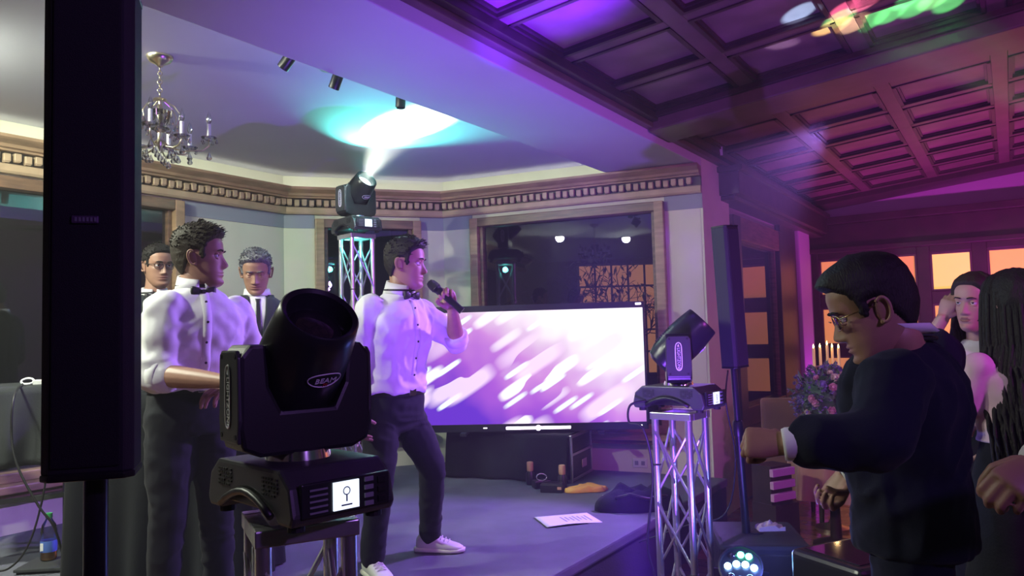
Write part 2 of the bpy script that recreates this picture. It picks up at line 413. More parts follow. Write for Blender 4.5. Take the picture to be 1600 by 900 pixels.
def window(name, a, d, n, l0, l1, zb, zt, fw=.08, mullions=(), sill=True, mt='oak_trim'):
    root = empty(name, P3(a+d*(l0+l1)/2, zb), kind='structure'); org = np.array(root.location)
    D = (d[0], d[1], 0); Nn = (n[0], n[1], 0)
    def bx(nm, la, lb, za, zb_, dep, off, m):
        c = a + d*(la+lb)/2 + n*off
        MB().box((c[0], c[1], (za+zb_)/2), (lb-la, dep, zb_-za), (D, Nn, (0, 0, 1))).build(nm, m, root, org, bevel=.008)
    bx('frame_jamb', l0, l0+fw, zb, zt, .14, .0, mt); bx('frame_jamb', l1-fw, l1, zb, zt, .14, .0, mt)
    bx('frame_jamb_inner', l0+fw, l0+fw+.035, zb, zt, .08, -.02, 'wood'); bx('frame_jamb_inner', l1-fw-.035, l1-fw, zb, zt, .08, -.02, 'wood')
    bx('frame_head', l0, l1, zt-fw, zt, .13, .0, 'wood'); bx('frame_bottom', l0, l1, zb, zb+fw*.8, .13, .0, mt)
    if sill: bx('window_sill', l0-.04, l1+.04, zb-.05, zb, .24, .06, mt); bx('sill_moulding', l0-.02, l1+.02, zb-.09, zb-.05, .16, .05, 'wood')
    xs = [l0+fw] + list(mullions) + [l1-fw]
    for q in mullions: bx('mullion', q-.03, q+.03, zb, zt, .1, 0, mt)
    for i in range(len(xs)-1):
        c = a + d*(xs[i]+xs[i+1])/2 - n*.02
        MB().box((c[0], c[1], (zb+zt)/2), (xs[i+1]-xs[i], .008, zt-zb), (D, Nn, (0, 0, 1))).build('pane', 'window_glass', root, org)
    return root
o, a, d, n = wall_run('wall_left', pD, pA, 0, CEIL, [(1.2, 4.60, .72, 2.68)])
window('window_1', a, d, n, 1.2, 4.60, .72, 2.68)
o, a, d, n = wall_run('wall_back', pA, pB, 0, CEIL, [(.27, 1.24, .72, 2.66)])
window('window_2', a, d, n, .27, 1.24, .72, 2.66)
LBC = np.linalg.norm(pC-pB)
o, a, d, n = wall_run('wall_right', pB, pC, 0, CEIL, [(.31, 2.13, .72, 2.66)])
window('window_3', a, d, n, .31, 2.13, .72, 2.66)
# wall socket below the window
so = P3(a+d*1.84+n*.006, .46)
r = empty('wall_socket', so, label='white double wall socket low on the bay wall right of the flight case', cat='socket')
MB().box(so, (.12, .012, .075), ((d[0], d[1], 0), (n[0], n[1], 0), (0, 0, 1))).build('cover_plate', 'socket_white', r, so, bevel=.003)
for k in (-1, 1):
    c = so + np.array([d[0], d[1], 0])*.028*k + np.array([n[0], n[1], 0])*.008
    MB().box(c, (.03, .006, .035), ((d[0], d[1], 0), (n[0], n[1], 0), (0, 0, 1))).build('outlet', 'grey_print', r, so, bevel=.002)

# cornice: profile swept along D-A-B-C, dentils as separate blocks
def offset_path(path, off):
    out = []
    for i, p in enumerate(path):
        ns = []
        for q0, q1 in ((i-1, i), (i, i+1)):
            if q0 >= 0 and q1 < len(path):
                dd = path[q1]-path[q0]; dd = dd/np.linalg.norm(dd); ns.append(np.array([dd[1], -dd[0]]))
        if len(ns) == 1: out.append(p+ns[0]*off)
        else:
            m_ = ns[0]+ns[1]; m_ = m_/np.linalg.norm(m_); out.append(p+m_*off/np.dot(m_, ns[0]))
    return out
path = [pD, pA, pB, pC + (pC-pB)/LBC*.02]
def sweep(prof, m, name, parent, org):
    mb = MB(); paths = [offset_path(path, o_) for o_, _ in prof]; k = len(prof)
    vs_ = [];
    for i in range(len(path)):
        for j in range(k): vs_.append((paths[j][i][0], paths[j][i][1], prof[j][1]))
    f = []
    for i in range(len(path)-1):
        for j in range(k):
            f.append((i*k+j, i*k+(j+1) % k, (i+1)*k+(j+1) % k, (i+1)*k+j))
    f.append(tuple(range(k))); f.append(tuple(range((len(path)-1)*k, len(path)*k)))
    return mb.add(vs_, f).build(name, m, parent, org)
fz = empty('trim_5', P3(pB, 2.58), kind='structure', label='grey-blue band under the cornice')  # thin grey-blue boards forming a darker band below the cornice
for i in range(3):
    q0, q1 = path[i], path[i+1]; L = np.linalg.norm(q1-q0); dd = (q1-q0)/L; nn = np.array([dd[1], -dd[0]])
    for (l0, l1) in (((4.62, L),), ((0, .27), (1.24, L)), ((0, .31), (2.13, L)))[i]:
        c = P3(q0+dd*(l0+l1)/2+nn*.003, 2.64); MB().box(c, (l1-l0, .008, .125), ((dd[0], dd[1], 0), (nn[0], nn[1], 0), (0, 0, 1))).build('band_board', 'band_grey_blue', fz, np.array(fz.location))
cr = empty('trim_1', P3(pB, 2.7), kind='structure', label='carved oak dentil cornice running round the bay'); corg = np.array(cr.location)
sweep([(0, 2.70), (.05, 2.70), (.06, 2.715), (.06, 2.755), (.05, 2.762), (0, 2.762)], 'oak_light', 'lower_band', cr, corg)
sweep([(0, 2.762), (.035, 2.762), (.035, 2.84), (0, 2.84)], 'oak_dark', 'dentil_backing', cr, corg)
sweep([(0, 2.838), (.085, 2.838), (.09, 2.85), (.115, 2.856), (.125, 2.875), (.165, 2.895), (.18, 2.905), (.18, 2.925), (0, 2.925)], 'oak_trim', 'crown_moulding', cr, corg)
for i in range(3):
    q0, q1 = path[i], path[i+1]; dd = (q1-q0)/np.linalg.norm(q1-q0); nn = np.array([dd[1], -dd[0]]); c = (q0+q1)/2+nn*.10
    Lc = np.linalg.norm(q1-q0)-.1
    ar = area('cove_strip', P3(c, 2.93), P3(c-nn*.05, 3.05), (.95, 1, .78), COVE*Lc, Lc, .02); 
    ar.rotation_euler = (math.pi-.5, 0, math.atan2(dd[1], dd[0]))
dm = None
for i in range(3):
    q0, q1 = path[i], path[i+1]; L = np.linalg.norm(q1-q0); dd = (q1-q0)/L; nn = np.array([dd[1], -dd[0]])
    l = L-.02 if i == 0 else .05
    k = 0; step = .064
    while True:
        l_ = (L-.05-k*step) if i == 0 else (.05+k*step)
        if (i == 0 and l_ < 1.9) or (i and l_ > L-.04): break
        c = P3(q0+dd*l_+nn*.055, 2.802 - (.008 if k % 2 else 0))
        if dm is None:
            mb = MB(); mb.box((0, 0, .004), (.042, .04, .05)); mb.box((0, .004, -.02), (.034, .036, .016))
            dm = mb.build('dentil', 'oak_light', cr, bevel=.003, bseg=1); ob = dm
        else: ob = clone(dm, cr)
        ob.location = tuple(c-corg); ob.rotation_euler = (0, 0, math.atan2(dd[1], dd[0]))
        k += 1

# bay ceiling, beam, column
# bay ceiling polygon: left wall, chamfer, back wall, then the beam line
bp = [W(-5.7, -1.2)[:2], pA+np.array([-.3, .15]), pB+np.array([0, .25]), pC+np.array([.25, .15]), W(-2.75, 6.3)[:2], W(-2.75, -1.2)[:2]]
co = slab('ceiling', [(q[0], q[1]) for q in bp], CEIL, .12, 'ceiling_white')
mb = MB(); mb.prism([(*W(-2.1, -3)[:2], SOF), (*W(-2.1, 6.18)[:2], SOF), (*W(-2.85, 6.04)[:2], SOF), (*W(-2.85, -3)[:2], SOF)], (0, 0, .7))
bo = mb.build('trim_2', 'beam_plaster', bevel=.006); tag(bo, kind='structure', label='wide plaster beam between the bay and the panelled hall')
mb = MB(); mb.prism([(*W(s, t)[:2], 0) for s, t in ((-2.1, 6.17), (-2.1, 6.88), (-2.6, 6.88), (-2.6, 6.32))], (0, 0, 3.6))
tag(mb.build('column', 'plaster'), kind='structure', label='square plaster column at the right end of the bay')

# side wall beyond the column (along u): wood posts, low wainscot, glazing
sw = -2.16
a2 = W(sw, 6.88)[:2]; b2 = W(sw, 10.62)[:2]
o, a, d, n = wall_run('wall_side', a2, b2, 0, 3.4, [(.10, 1.95, .66, 2.62)], m='wall_right_room')
window('window_4', a, d, n, .10, 1.95, .66, 2.62, fw=.22, mt='dark_wood')
mb = MB()
for l0, l1 in ((.0, .9), (.95, 1.85), (1.9, 2.5)):
    c = a+d*(l0+l1)/2+n*.02; mb.box((c[0], c[1], .31), (l1-l0, .03, .60), ((d[0], d[1], 0), (n[0], n[1], 0), (0, 0, 1)))
tag(mb.build('baseboard_side', 'dark_wood', bevel=.01), kind='structure')
mb = MB(); mb.prism([(*W(s, t)[:2], 2.74) for s, t in ((-2.2, 6.62), (-1.92, 6.62), (-1.92, 10.4), (-2.2, 10.4))], (0, 0, .2))
mb.prism([(*W(s, t)[:2], 2.94) for s, t in ((-2.2, 6.58), (-1.88, 6.58), (-1.88, 10.4), (-2.2, 10.4))], (0, 0, .05))
mb.prism([(*W(s, t)[:2], 2.70) for s, t in ((-2.2, 6.66), (-1.98, 6.66), (-1.98, 10.4), (-2.2, 10.4))], (0, 0, .04))
tag(mb.build('trim_3', 'dark_wood', bevel=.008), kind='structure', label='dark wooden box cornice along the side wall')
mb = MB(); mb.prism([(*W(s, t)[:2], 0) for s, t in ((-2.16, 9.42), (-2.06, 9.42), (-2.06, 9.98), (-2.16, 9.98))], (0, 0, 2.72))
tag(mb.build('pilaster', 'pilaster', bevel=.02), kind='structure', label='pale pilaster in the corner, lit magenta')
mb = MB(); mb.prism([(*W(s, t)[:2], 0) for s, t in ((-2.16, 8.70), (-2.10, 8.70), (-2.10, 9.40), (-2.16, 9.40))], (0, 0, 2.72))
tag(mb.build('trim_4', 'dark_wood', bevel=.01), kind='structure')

# gable wall with lit panes
GT = 10.5
gr_ = empty('wall_far', W(-2.2, GT, 0), kind='structure', label='far gable wall of dark timber with lit amber panes'); gorg = np.array(gr_.location)
cols = [(-2.07, -.94), (-.80, -.36), (-.21, .90), (1.04, 1.48), (1.62, 2.73), (2.87, 3.31)]
rows = [(1.95, 2.42), (1.32, 1.80), (.69, 1.18)]
AX = (vx, ux, (0, 0, 1))
def gbox(nm, s0, s1, z0, z1, t0, t1, m, bev=.008):
    return MB().box(W((s0+s1)/2, (t0+t1)/2, (z0+z1)/2), (s1-s0, t1-t0, z1-z0), AX).build(nm, m, gr_, gorg, bevel=bev)
edges = [-2.32] + [x for c in cols for x in c] + [4.9]
for i in range(0, len(edges), 2): gbox('stile', edges[i], edges[i+1], 0, 2.52, GT, GT+.12, 'dark_wood')
zr = [0.0] + [z for r_ in reversed(rows) for z in r_] + [2.52]
for (s0, s1) in cols:
    for i in range(0, len(zr), 2): gbox('rail', s0, s1, zr[i], zr[i+1], GT+.005, GT+.11, 'dark_wood')
pm = [['pane_orange', 'pane_yellow', 'pane_amber', 'pane_amber', 'pane_orange', 'pane_amber'], ['pane_orange', 'pane_amber', 'pane_orange', 'pane_orange', 'pane_orange', 'pane_orange'], ['pane_dim']*6]
for j, (z0, z1) in enumerate(rows):
    for i, (s0, s1) in enumerate(cols):
        gbox('pane', s0, s1, z0, z1, GT+.06, GT+.075, pm[j][i], 0)
        for q in ((s0, s0+.025, z0, z1), (s1-.025, s1, z0, z1), (s0, s1, z0, z0+.025), (s0, s1, z1-.025, z1)):
            gbox('bead', *q, GT+.02, GT+.06, 'coffer_rail', .004)
gbox('header_board', -2.32, 4.9, 2.56, 2.86, GT-.03, GT+.12, 'dark_wood')
gbox('header_moulding', -2.32, 4.9, 2.50, 2.56, GT-.09, GT+.12, 'dark_wood')
gbox('header_cornice', -2.32, 4.9, 2.86, 2.95, GT-.12, GT+.12, 'dark_wood')
mb = MB(); mb.prism([W(-2.4, GT, 2.9), W(5, GT, 2.9), W(5, GT, 4.0), W(-2.4, GT, 3.2)], ux*.15); mb.build('gable_plaster', 'wall_right_room', gr_, gorg)

# coffered, gently sloping ceiling of the hall
SL = .10
es = (vx+np.array([0, 0, SL])); es /= np.linalg.norm(es); en = np.cross(es, ux); en = en if en[2] > 0 else -en
def K(s, t, h=0): return W(s, t, 3.10+SL*(s+2.1)) + en*h
cf = empty('ceiling_coffered', K(-2.1, 5.0), kind='structure', label='sloping ceiling of dark wooden coffer panels'); cforg = np.array(cf.location)
AXC = (es, ux, en)
def cbox(nm, s0, s1, t0, t1, h0, h1, m, bev=.006):
    c = K((s0+s1)/2, (t0+t1)/2, (h0+h1)/2); return MB().box(c, ((s1-s0)*math.sqrt(1+SL*SL), t1-t0, h1-h0), AXC).build(nm, m, cf, cforg, bevel=bev)
cbox('backing', -2.12, 5.0, -3, 10.62, .06, .14, 'dark_wood', 0)
scols = [(-2.03+.7*i, -1.43+.7*i) for i in range(9)]
trows = [(4.45-.655*i, 5.01-.655*i) for i in range(9)] + [(5.98+.668*i, 6.55+.668*i) for i in range(6)]
sedge = [-2.11] + [x for c in scols for x in c] + [4.9]
for i in range(0, len(sedge), 2): cbox('stile', sedge[i], sedge[i+1], -1.2, 10.5, 0, .07, 'coffer_rail')
tr = sorted(trows); tedge = [-1.2] + [x for c in tr for x in c] + [10.5]
p0 = None
for (s0, s1) in scols:
    for i in range(0, len(tedge), 2): cbox('rail', s0, s1, tedge[i], tedge[i+1], .002, .07, 'coffer_rail', .004)
pan = mou = None
for (s0, s1) in scols:
    for (t0, t1) in trows:
        c = K((s0+s1)/2, (t0+t1)/2, 0)
        if pan is None:
            w_, h_ = (s1-s0)*math.sqrt(1+SL*SL), t1-t0
            pan = MB().box((0, 0, .04), (w_, h_, .02)).build('panel', 'coffer', cf)
            mb = MB()
            for k in (-1, 1):
                mb.box((k*(w_/2-.012), 0, .012), (.024, h_, .034)); mb.box((0, k*(h_/2-.012), .012), (w_, .024, .034))
                mb.box((k*(w_/2-.032), 0, .024), (.018, h_, .018)); mb.box((0, k*(h_/2-.032), .024), (w_, .018, .018))
            mou = mb.build('panel_moulding', 'dark_wood', cf)
            a_, b_ = pan, mou
        else: a_, b_ = clone(pan, cf), clone(mou, cf)
        R3 = Matrix((( es[0], ux[0], en[0]), (es[1], ux[1], en[1]), (es[2], ux[2], en[2])))
        for q in (a_, b_):
            q.location = tuple(c-cforg); q.rotation_euler = R3.to_euler()
            q.scale = (1, (t1-t0)/.56, 1)
cbox('edge_moulding', -2.11, -2.02, -3, 10.5, -.06, .02, 'dark_wood')
cbox('edge_moulding', -2.11, -2.06, -3, 10.5, -.10, -.06, 'coffer_rail')
rf = cbox('rafter', -2.1, 4.9, 5.05, 5.45, -.12, .03, 'coffer_rail', .012)
cbox('rafter_moulding', -2.1, 4.9, 5.015, 5.05, -.04, .03, 'dark_wood')
cbox('rafter_moulding', -2.1, 4.9, 5.45, 5.49, -.05, .03, 'dark_wood')
cbox('border_beam', -2.1, 4.9, 10.0, 10.5, -.06, .03, 'dark_wood')
# recessed downlights of the bay ceiling (left of the frame)
for s_, t_, pw, lab in ((-4.3, 1.15, 360, 'recessed ceiling downlight in the bay by the left window'), (-3.35, .55, 200, 'recessed ceiling downlight in the bay beside the plaster beam')):
    q = W(s_, t_, CEIL); r = empty('downlight', q, 0, lab, 'downlight', 'recessed downlights')
    MB().lathe([(.085, 0), (.085, -.006), (.065, -.010), (.062, -.002), (.062, 0)], n=24).build('rim', 'chrome', r, smooth=True)
    MB().lathe([(0, -.003), (.06, -.003), (.06, -.001), (0, -.001)], n=24).build('diffuser', 'lens_lit', r)
    spot('downlight_lamp', q-np.array([0, 0, .02]), W(-4.0, 3.6, .6), (.93, 1, .80), pw, 150, .5, .06)
# hall walls behind the camera and to the right (off frame)
wall_run('wall_hall_right', W(4.9, 10.6)[:2], W(4.9, -3)[:2], 0, 4.0, [], m='wall_right_room')
wall_run('wall_rear', W(4.9, -3)[:2], W(-5.7, -3)[:2], 0, 4.0, [], m='wall_right_room')
wall_run('wall_left_rear', W(-5.42, -3)[:2], pD, 0, 3.4, [])
slab('ceiling_left_rear', [W(-5.7, -3.1), W(-2.6, -3.1), W(-2.6, -1.2), W(-5.7, -1.2)], CEIL, .12, 'ceiling_white')

# outside: the wing across the courtyard with its lit lattice window, and a tree
out = empty('neighbouring_wing', (2.6, 12.2, 0), label='dark building wing across the courtyard with an amber lattice window', cat='building'); oorg = np.array(out.location)
MB().box((2.6, 12.2, 1.6), (9.0, .2, 3.8)).build('facade', 'outside_dark', out, oorg)
gx0, gx1, gz0, gz1 = 1.05, 2.35, .9, 2.62
ncx, ncz = 5, 5
mb = None
for i in range(ncx):
    for j in range(ncz):
        x0 = gx0+(gx1-gx0)*i/ncx; z0 = gz0+(gz1-gz0)*j/ncz
        if mb is None:
            pn = MB().box((0, 0, 0), ((gx1-gx0)/ncx-.03, .02, (gz1-gz0)/ncz-.03)).build('pane', 'pane_dim', out); ob = pn
            mb = 1
        else: ob = clone(pn, out)
        ob.location = tuple(np.array([x0+(gx1-gx0)/ncx/2, 12.09, z0+(gz1-gz0)/ncz/2])-oorg)
for i in range(ncx+1): MB().box((gx0+(gx1-gx0)*i/ncx, 12.07, (gz0+gz1)/2), (.03, .04, gz1-gz0)).build('muntin', 'oak_dark', out, oorg)
for j in range(ncz+1): MB().box(((gx0+gx1)/2, 12.07, gz0+(gz1-gz0)*j/ncz), (gx1-gx0, .04, .03)).build('muntin', 'oak_dark', out, oorg)
# panes of the wing seen through the side glazing
for z0, z1 in rows:
    c = W(-2.78, 10.8, (z0+z1)/2); MB().box(c, (.42, .02, z1-z0), AX).build('pane', 'pane_dim', out, oorg)
for (z0, z1) in ((0, .69), (1.18, 1.32), (1.80, 1.95), (2.42, 3.2)):
    MB().box(W(-2.78, 10.8, (z0+z1)/2), (.9, .06, z1-z0), AX).build('facade_rail', 'dark_wood', out, oorg)
for s_ in (-3.1, -2.46): MB().box(W(s_, 10.79, 1.6), (.2, .08, 3.2), AX).build('facade_post', 'wall_right_room', out, oorg)
slab('ground_outside', [(-9, 7.6), (9, 7.6), (9, 14), (-9, 14)], -.12, .05, 'ground_outside')
tr_ = empty('courtyard_tree', (1.05, 9.0, 0), label='small bare-branched tree in the courtyard in front of the lattice window', cat='tree'); torg = np.array(tr_.location)
rn = random.Random(11); tb = MB(); lf = MB()
def grow(p, dvec, L, r, dep):
    q = p + dvec*L; m_ = (p+q)/2 + np.array([rn.uniform(-1, 1), rn.uniform(-1, 1), rn.uniform(-1, 1)])*L*.08
    tb.tube([p, m_, q], [r, r*.8, r*.62], 6)
    if dep == 0:
        for _ in range(3):
            c = q + np.array([rn.uniform(-1, 1), rn.uniform(-1, 1), rn.uniform(-1, 1)])*.06
            a_ = np.array([rn.uniform(-1, 1), rn.uniform(-1, 1), rn.uniform(-1, .2)]); a_ /= np.linalg.norm(a_); b_ = np.cross(a_, [0, .2, 1.]); b_ /= np.linalg.norm(b_)
            lf.quad(c, c+a_*.05+b_*.016, c+a_*.11, c+a_*.05-b_*.016)
        return
    for _ in range(3 if dep > 1 else 2):
        nd = dvec + np.array([rn.uniform(-1, 1), rn.uniform(-.6, .6), rn.uniform(-.5, .6)])*.85; nd /= np.linalg.norm(nd)
        grow(q, nd, L*rn.uniform(.62, .85), r*.6, dep-1)
grow(torg.copy(), np.array([.03, 0, 1.]), 1.45, .05, 0)
tb = MB(); lf = MB()
tb.tube([torg, torg+np.array([.03, 0, .8]), torg+np.array([0, 0, 1.5])], [.06, .05, .04], 8)
for k in range(6):
    an = k*1.05; grow(torg+np.array([0, 0, 1.2+.06*k]), np.array([math.cos(an)*.8, math.sin(an)*.5, .6]), .42, .02, 3)
tb.build('trunk_and_branches', 'bark', tr_, torg); lf.build('foliage', 'night_leaf', tr_, torg)

# ------------------------------------------------------------------ stage
E0 = 1.85; SE = -1.94
st_ = empty('stage', W(-3.5, 3.5, 0), label='raised platform covered in dark grey-blue carpet filling the bay', cat='stage'); so_ = np.array(st_.location)
deck = [W(SE, E0), W(SE, 6.02), W(-2.6, 6.0), W(-4.5, 5.72), W(-5.38, 4.6), W(-5.38, E0)]
mb = MB()
mb.prism([(q[0], q[1], STZ-.06) for q in deck], (0, 0, .06)); mb.build('carpet_deck', 'stage_carpet', st_, so_, bevel=.012)
mb = MB()
for (q0, q1) in ((W(SE-.02, E0+.02), W(SE-.02, 6.0)), (W(SE-.02, E0+.02), W(-5.36, E0+.02))):
    mb.bar((q0[0], q0[1], .17), (q1[0], q1[1], .17), .02, .34)
mb.build('skirt', 'stage_skirt', st_, so_)
# ================================================================== EQUIPMENT
XA, YA, ZA = np.eye(3)
def truss(loc, rz, H, label, wdt=.18, bays=3, flip=1):
    root = empty('truss_tower', loc, rz, label, 'truss', 'aluminium truss towers'); h = wdt/2; R_ = .0175
    for sx in (-1, 1):
        for sy in (-1, 1): MB().cyl((sx*h, sy*h, .012), (sx*h, sy*h, H-.012), R_, n=14).build('chord', 'aluminium', root, smooth=True)
    for z in (.02, H-.02):
        mb = MB()
        for k in (-1, 1):
            mb.box((0, k*h, z), (wdt+.04, .04, .036)); mb.box((k*h, 0, z), (.04, wdt-.04, .036))
        mb.build('end_frame', 'aluminium', root, bevel=.004)
    seg = (H-.14)/bays
    for face in range(4):
        c, s = math.cos(face*math.pi/2), math.sin(face*math.pi/2)
        def q(a, z, dy=0): x, y = a, -h+dy; return (c*x-s*y, s*x+c*y, z)
        for b in range(bays):
            z0 = .07+b*seg; z1 = z0+seg
            MB().cyl(q(-h, z0+.02, .004), q(h, z1-.02, .004), .0070, n=8).build('brace', 'aluminium', root, smooth=True)
            MB().cyl(q(h, z0+.02, -.012), q(-h, z1-.02, -.012), .0070, n=8).build('brace', 'aluminium', root, smooth=True)
    for sx in (-1, 1):
        mb = MB(); mb.torus((sx*h, -h, H*.78 if sx < 0 else H*.35), (R_+.002), .004, n=14, k=6); mb.build('tape_band', 'rubber', root)
    return root

def moving_head(loc, rz, pan, tilt, label, lit=None, full=True):
    """origin = underside of the base; display on local -y; pan turns the yoke, tilt the head (0 = up, + towards yoke -y)"""
    root = empty('moving_head_light', loc, rz, label, 'stage light', 'moving head beam lights'); root.scale = (.98, .98, .98)
    # base: flat housing with chamfered shoulders and an arched handle recess at each end
    bw, bdp, bh = .25, .385, .112
    # profile along the long (y) side with an arched handle recess at the bottom
    poly = [(-bdp/2-.006, .02), (-bdp/2+.004, .0), (-.135, .0)] + [(-.118+.0295*k, .012+.046*math.sin(math.pi*(k+.5)/9)) for k in range(9)] + [(.135, .0), (bdp/2-.004, .0), (bdp/2+.006, .02), (bdp/2-.008, bh-.034), (bdp/2-.05, bh), (-bdp/2+.05, bh), (-bdp/2+.008, bh-.034)]
    base = MB().prism([(-bw/2, y, z+.014) for y, z in poly], (bw, 0, 0)).build('base', 'dark_grey_plastic', root, bevel=.008)
    mb = MB(); mb.box((0, 0, .055), (bw-.03, bdp-.04, .05)); mb.build('base_tray', 'black_plastic', base, bevel=.004)
    for sx in (-1, 1):
        for sy in (-1, 1): MB().cyl((sx*bw*.38, sy*bdp*.41, 0), (sx*bw*.38, sy*bdp*.41, .02), .018, n=12).build('rubber_foot', 'rubber', base)
        mb = MB(); mb.tube([(sx*(bw/2+.006), -.118+.0295*k, .022+.046*math.sin(math.pi*(k+.5)/9)) for k in range(9)], .0085, 8); mb.build('carry_handle', 'black_plastic', base, smooth='all')
        for k in range(5):
            for j in range(6):
                for q in (-1, 1):
                    if (k*3+j*2) % 7: MB().box((sx*(bw/2+.0005), q*.105+(j-2.5)*.0115, .080+.0085*(k-1)), (.004, .0085, .0042)).build('vent_slot', 'rubber', base)
    yf = -bdp/2-.002
    MB().box((0, yf-.003, .066), (.215, .012, .070)).build('control_panel', 'black_satin', base, bevel=.003)
    yf -= .003
    MB().box((-.005, yf-.008, .066), (.062, .004, .058)).build('display', 'display', base)
    mb = MB(); mb.torus((-.005, yf-.0105, .075), .008, .0012, ax=((1, 0, 0), (0, 0, 1)), n=14, k=4); mb.box((-.005, yf-.0105, .06), (.003, .001, .014)); mb.box((-.005, yf-.0105, .046), (.026, .001, .003)); mb.build('display_icon', 'display_ink', base)
    mb = MB()
    for k in range(5): mb.box((-.070, yf-.008, .041+.0115*k), (.042, .002, .004))
    mb.build('printed_text', 'grey_print', base)
    for k in range(4): MB().box((.052, yf-.008, .040+.017*k), (.022, .004, .010)).build('button', 'grey_print', base, bevel=.001)
    for k in range(3): MB().box((.085, yf-.008, .045+.020*k), (.02, .004, .013)).build('button', 'black_plastic', base, bevel=.001)
    # yoke
    span = .148; d_ = .062
    # arms: tall plates joined by a curved bridge: one U profile
    U_ = [(-span, .035), (-span+.04, .018), (span-.04, .018), (span, .035), (span+.008, .08), (span+.006, .235), (span-.016, .262), (span-.052, .262), (span-.058, .17), (span-.085, .115), (-span+.085, .115), (-span+.058, .17), (-span+.052, .262), (-span+.016, .262), (-span-.006, .235), (-span-.008, .08)]
    MB().prism([(x, d_, z) for x, z in U_], (0, -2*d_, 0)).build('yoke_frame', 'black_plastic', root, bevel=.009)
    yk = root.children[-1]; yk.location = (0, 0, .124); yk.rotation_euler = (0, 0, pan)
    MB().lathe([(.07, -.004), (.075, .0), (.07, .022), (.0, .022)], n=24).build('swivel_ring', 'chrome', yk, smooth=True)
    for sx in (-1, 1):
        xx = sx*(span+.0095)
        sd = MB(); sd.prism([(sx*(span+.001), y, z) for y, z in ((-.056, .05), (.056, .05), (.062, .1), (.058, .235), (.045, .25), (-.045, .25), (-.058, .235), (-.062, .1))], (sx*.010, 0, 0)); so2 = sd.build('arm_cover', 'dark_grey_plastic', yk, bevel=.004)
        for y in (-.043, .043):
            for z in (.065, .237): MB().cyl((sx*(span+.010), y, z), (sx*(span+.0125), y, z), .0055, n=10).build('screw', 'rubber', yk)
        # label: long white oval outline with the lettering running along it
        lx = sx*(span+.0118)
        pts = []
        for i in range(33):
            an = 2*math.pi*i/32; pts.append((lx, .0155*math.cos(an), .15+.068*(1 if math.sin(an) > 0 else -1)*abs(math.sin(an))**.35))
        mb = MB(); mb.tube(pts, .0022, 6)
        add_text(mb, 'LIGHTZONE', .0225, (lx, 0, .138), (0, 0, -1), (0, sx*1., 0), stretch=.88)
        mb.prism([(lx, .006, .199), (lx, -.004, .197), (lx, 0, .212)], (sx*.001, 0, 0))
        mb.build('brand_label', 'white_print', yk)
        MB().cyl((sx*(span-.06), 0, .195), (sx*(span-.01), 0, .195), .03, n=18).build('tilt_bearing', 'black_satin', yk, smooth=True)
    # head: bucket-shaped drum, axis = local z before tilt
    prof = [(.0, -.135), (.055, -.133), (.078, -.118), (.094, -.07), (.100, -.01), (.101, .05), (.098, .10), (.092, .150), (.088, .180), (.084, .184), (.074, .178), (.066, .13), (.0, .128)]
    s_o = MB().lathe(prof, n=36).build('drum', 'black_satin', root, smooth=True)
    s_o.location = (0, 0, .319); s_o.rotation_euler = (tilt, 0, pan)
    ln = MB().lathe([(.0, .127), (.062, .129), (.060, .140), (.04, .150), (.0, .155)], n=28).build('lens', 'lens_lit' if lit else 'lens_glass', s_o, smooth='all')
    MB().torus((0, 0, .130), .063, .004, n=28).build('lens_ring', 'chrome', s_o, smooth='all')
    for k in range(8):
        MB().box((.0, .0965, -.055+.013*k), (.10, .006, .005)).build('cooling_fin', 'rubber', s_o)
    # BEAM badge, on the front of the drum
    ba = math.radians(6); bX = np.array([math.cos(ba), math.sin(ba), 0]); bN = np.array([math.sin(ba), -math.cos(ba), 0]); Rb = .1012; zb_ = .075
    mb = MB(); mb.tube([bX*.040*math.cos(2*math.pi*i/24)+bN*(Rb+.0005-.007*math.cos(2*math.pi*i/24)**2)+ZA*(zb_+.020*math.sin(2*math.pi*i/24)) for i in range(25)], .0014, 6)
    add_text(mb, 'BEAM', .021, bN*(Rb+.0015)+ZA*zb_, bX, ZA, stretch=1.0)
    MB().ell(bN*(Rb-.006)+ZA*zb_, bX*.040, ZA*.020, bN*.006, 24, 6).build('badge_plate', 'rubber', s_o)
    mb.build('badge', 'white_print', s_o)
    mb = MB(); add_text(mb, '7R', .012, bN*(Rb+.001)+ZA*(zb_-.0145)+bX*.003, bX, ZA); mb.build('badge_mark', 'red_print', s_o)
    return root

# foreground tower and light -------------------------------------------------
TF = at(467, 800, 1.75)
truss((TF[0], TF[1], 0), math.radians(26), TF[2]-.004, 'silver aluminium truss tower under the large nearby moving light', bays=3)
moving_head((TF[0], TF[1], TF[2]), math.radians(45), math.radians(-6), math.radians(44), 'large black moving head light in the foreground with a lit display')
# right tower and light
TR = at(1062, 640, 3.85)
truss((TR[0], TR[1], 0), math.radians(-39), TR[2]-.004, 'silver truss tower at the right corner of the stage beside the black subwoofer', bays=3)
moving_head((TR[0], TR[1], TR[2]), math.radians(50), math.radians(30), math.radians(46), 'black moving head light on the right truss tower, aimed up to the right')
# rear tower and light
TB = at(557, 366, 6.03)
truss((TB[0], TB[1], STZ), math.radians(41), TB[2]-STZ-.004, 'tall truss tower lit teal at the back of the stage by the window', bays=5)
moving_head((TB[0], TB[1], TB[2]), math.radians(40), math.radians(10), math.radians(52), 'moving head light on the tall rear truss, beaming onto the ceiling', lit=True)
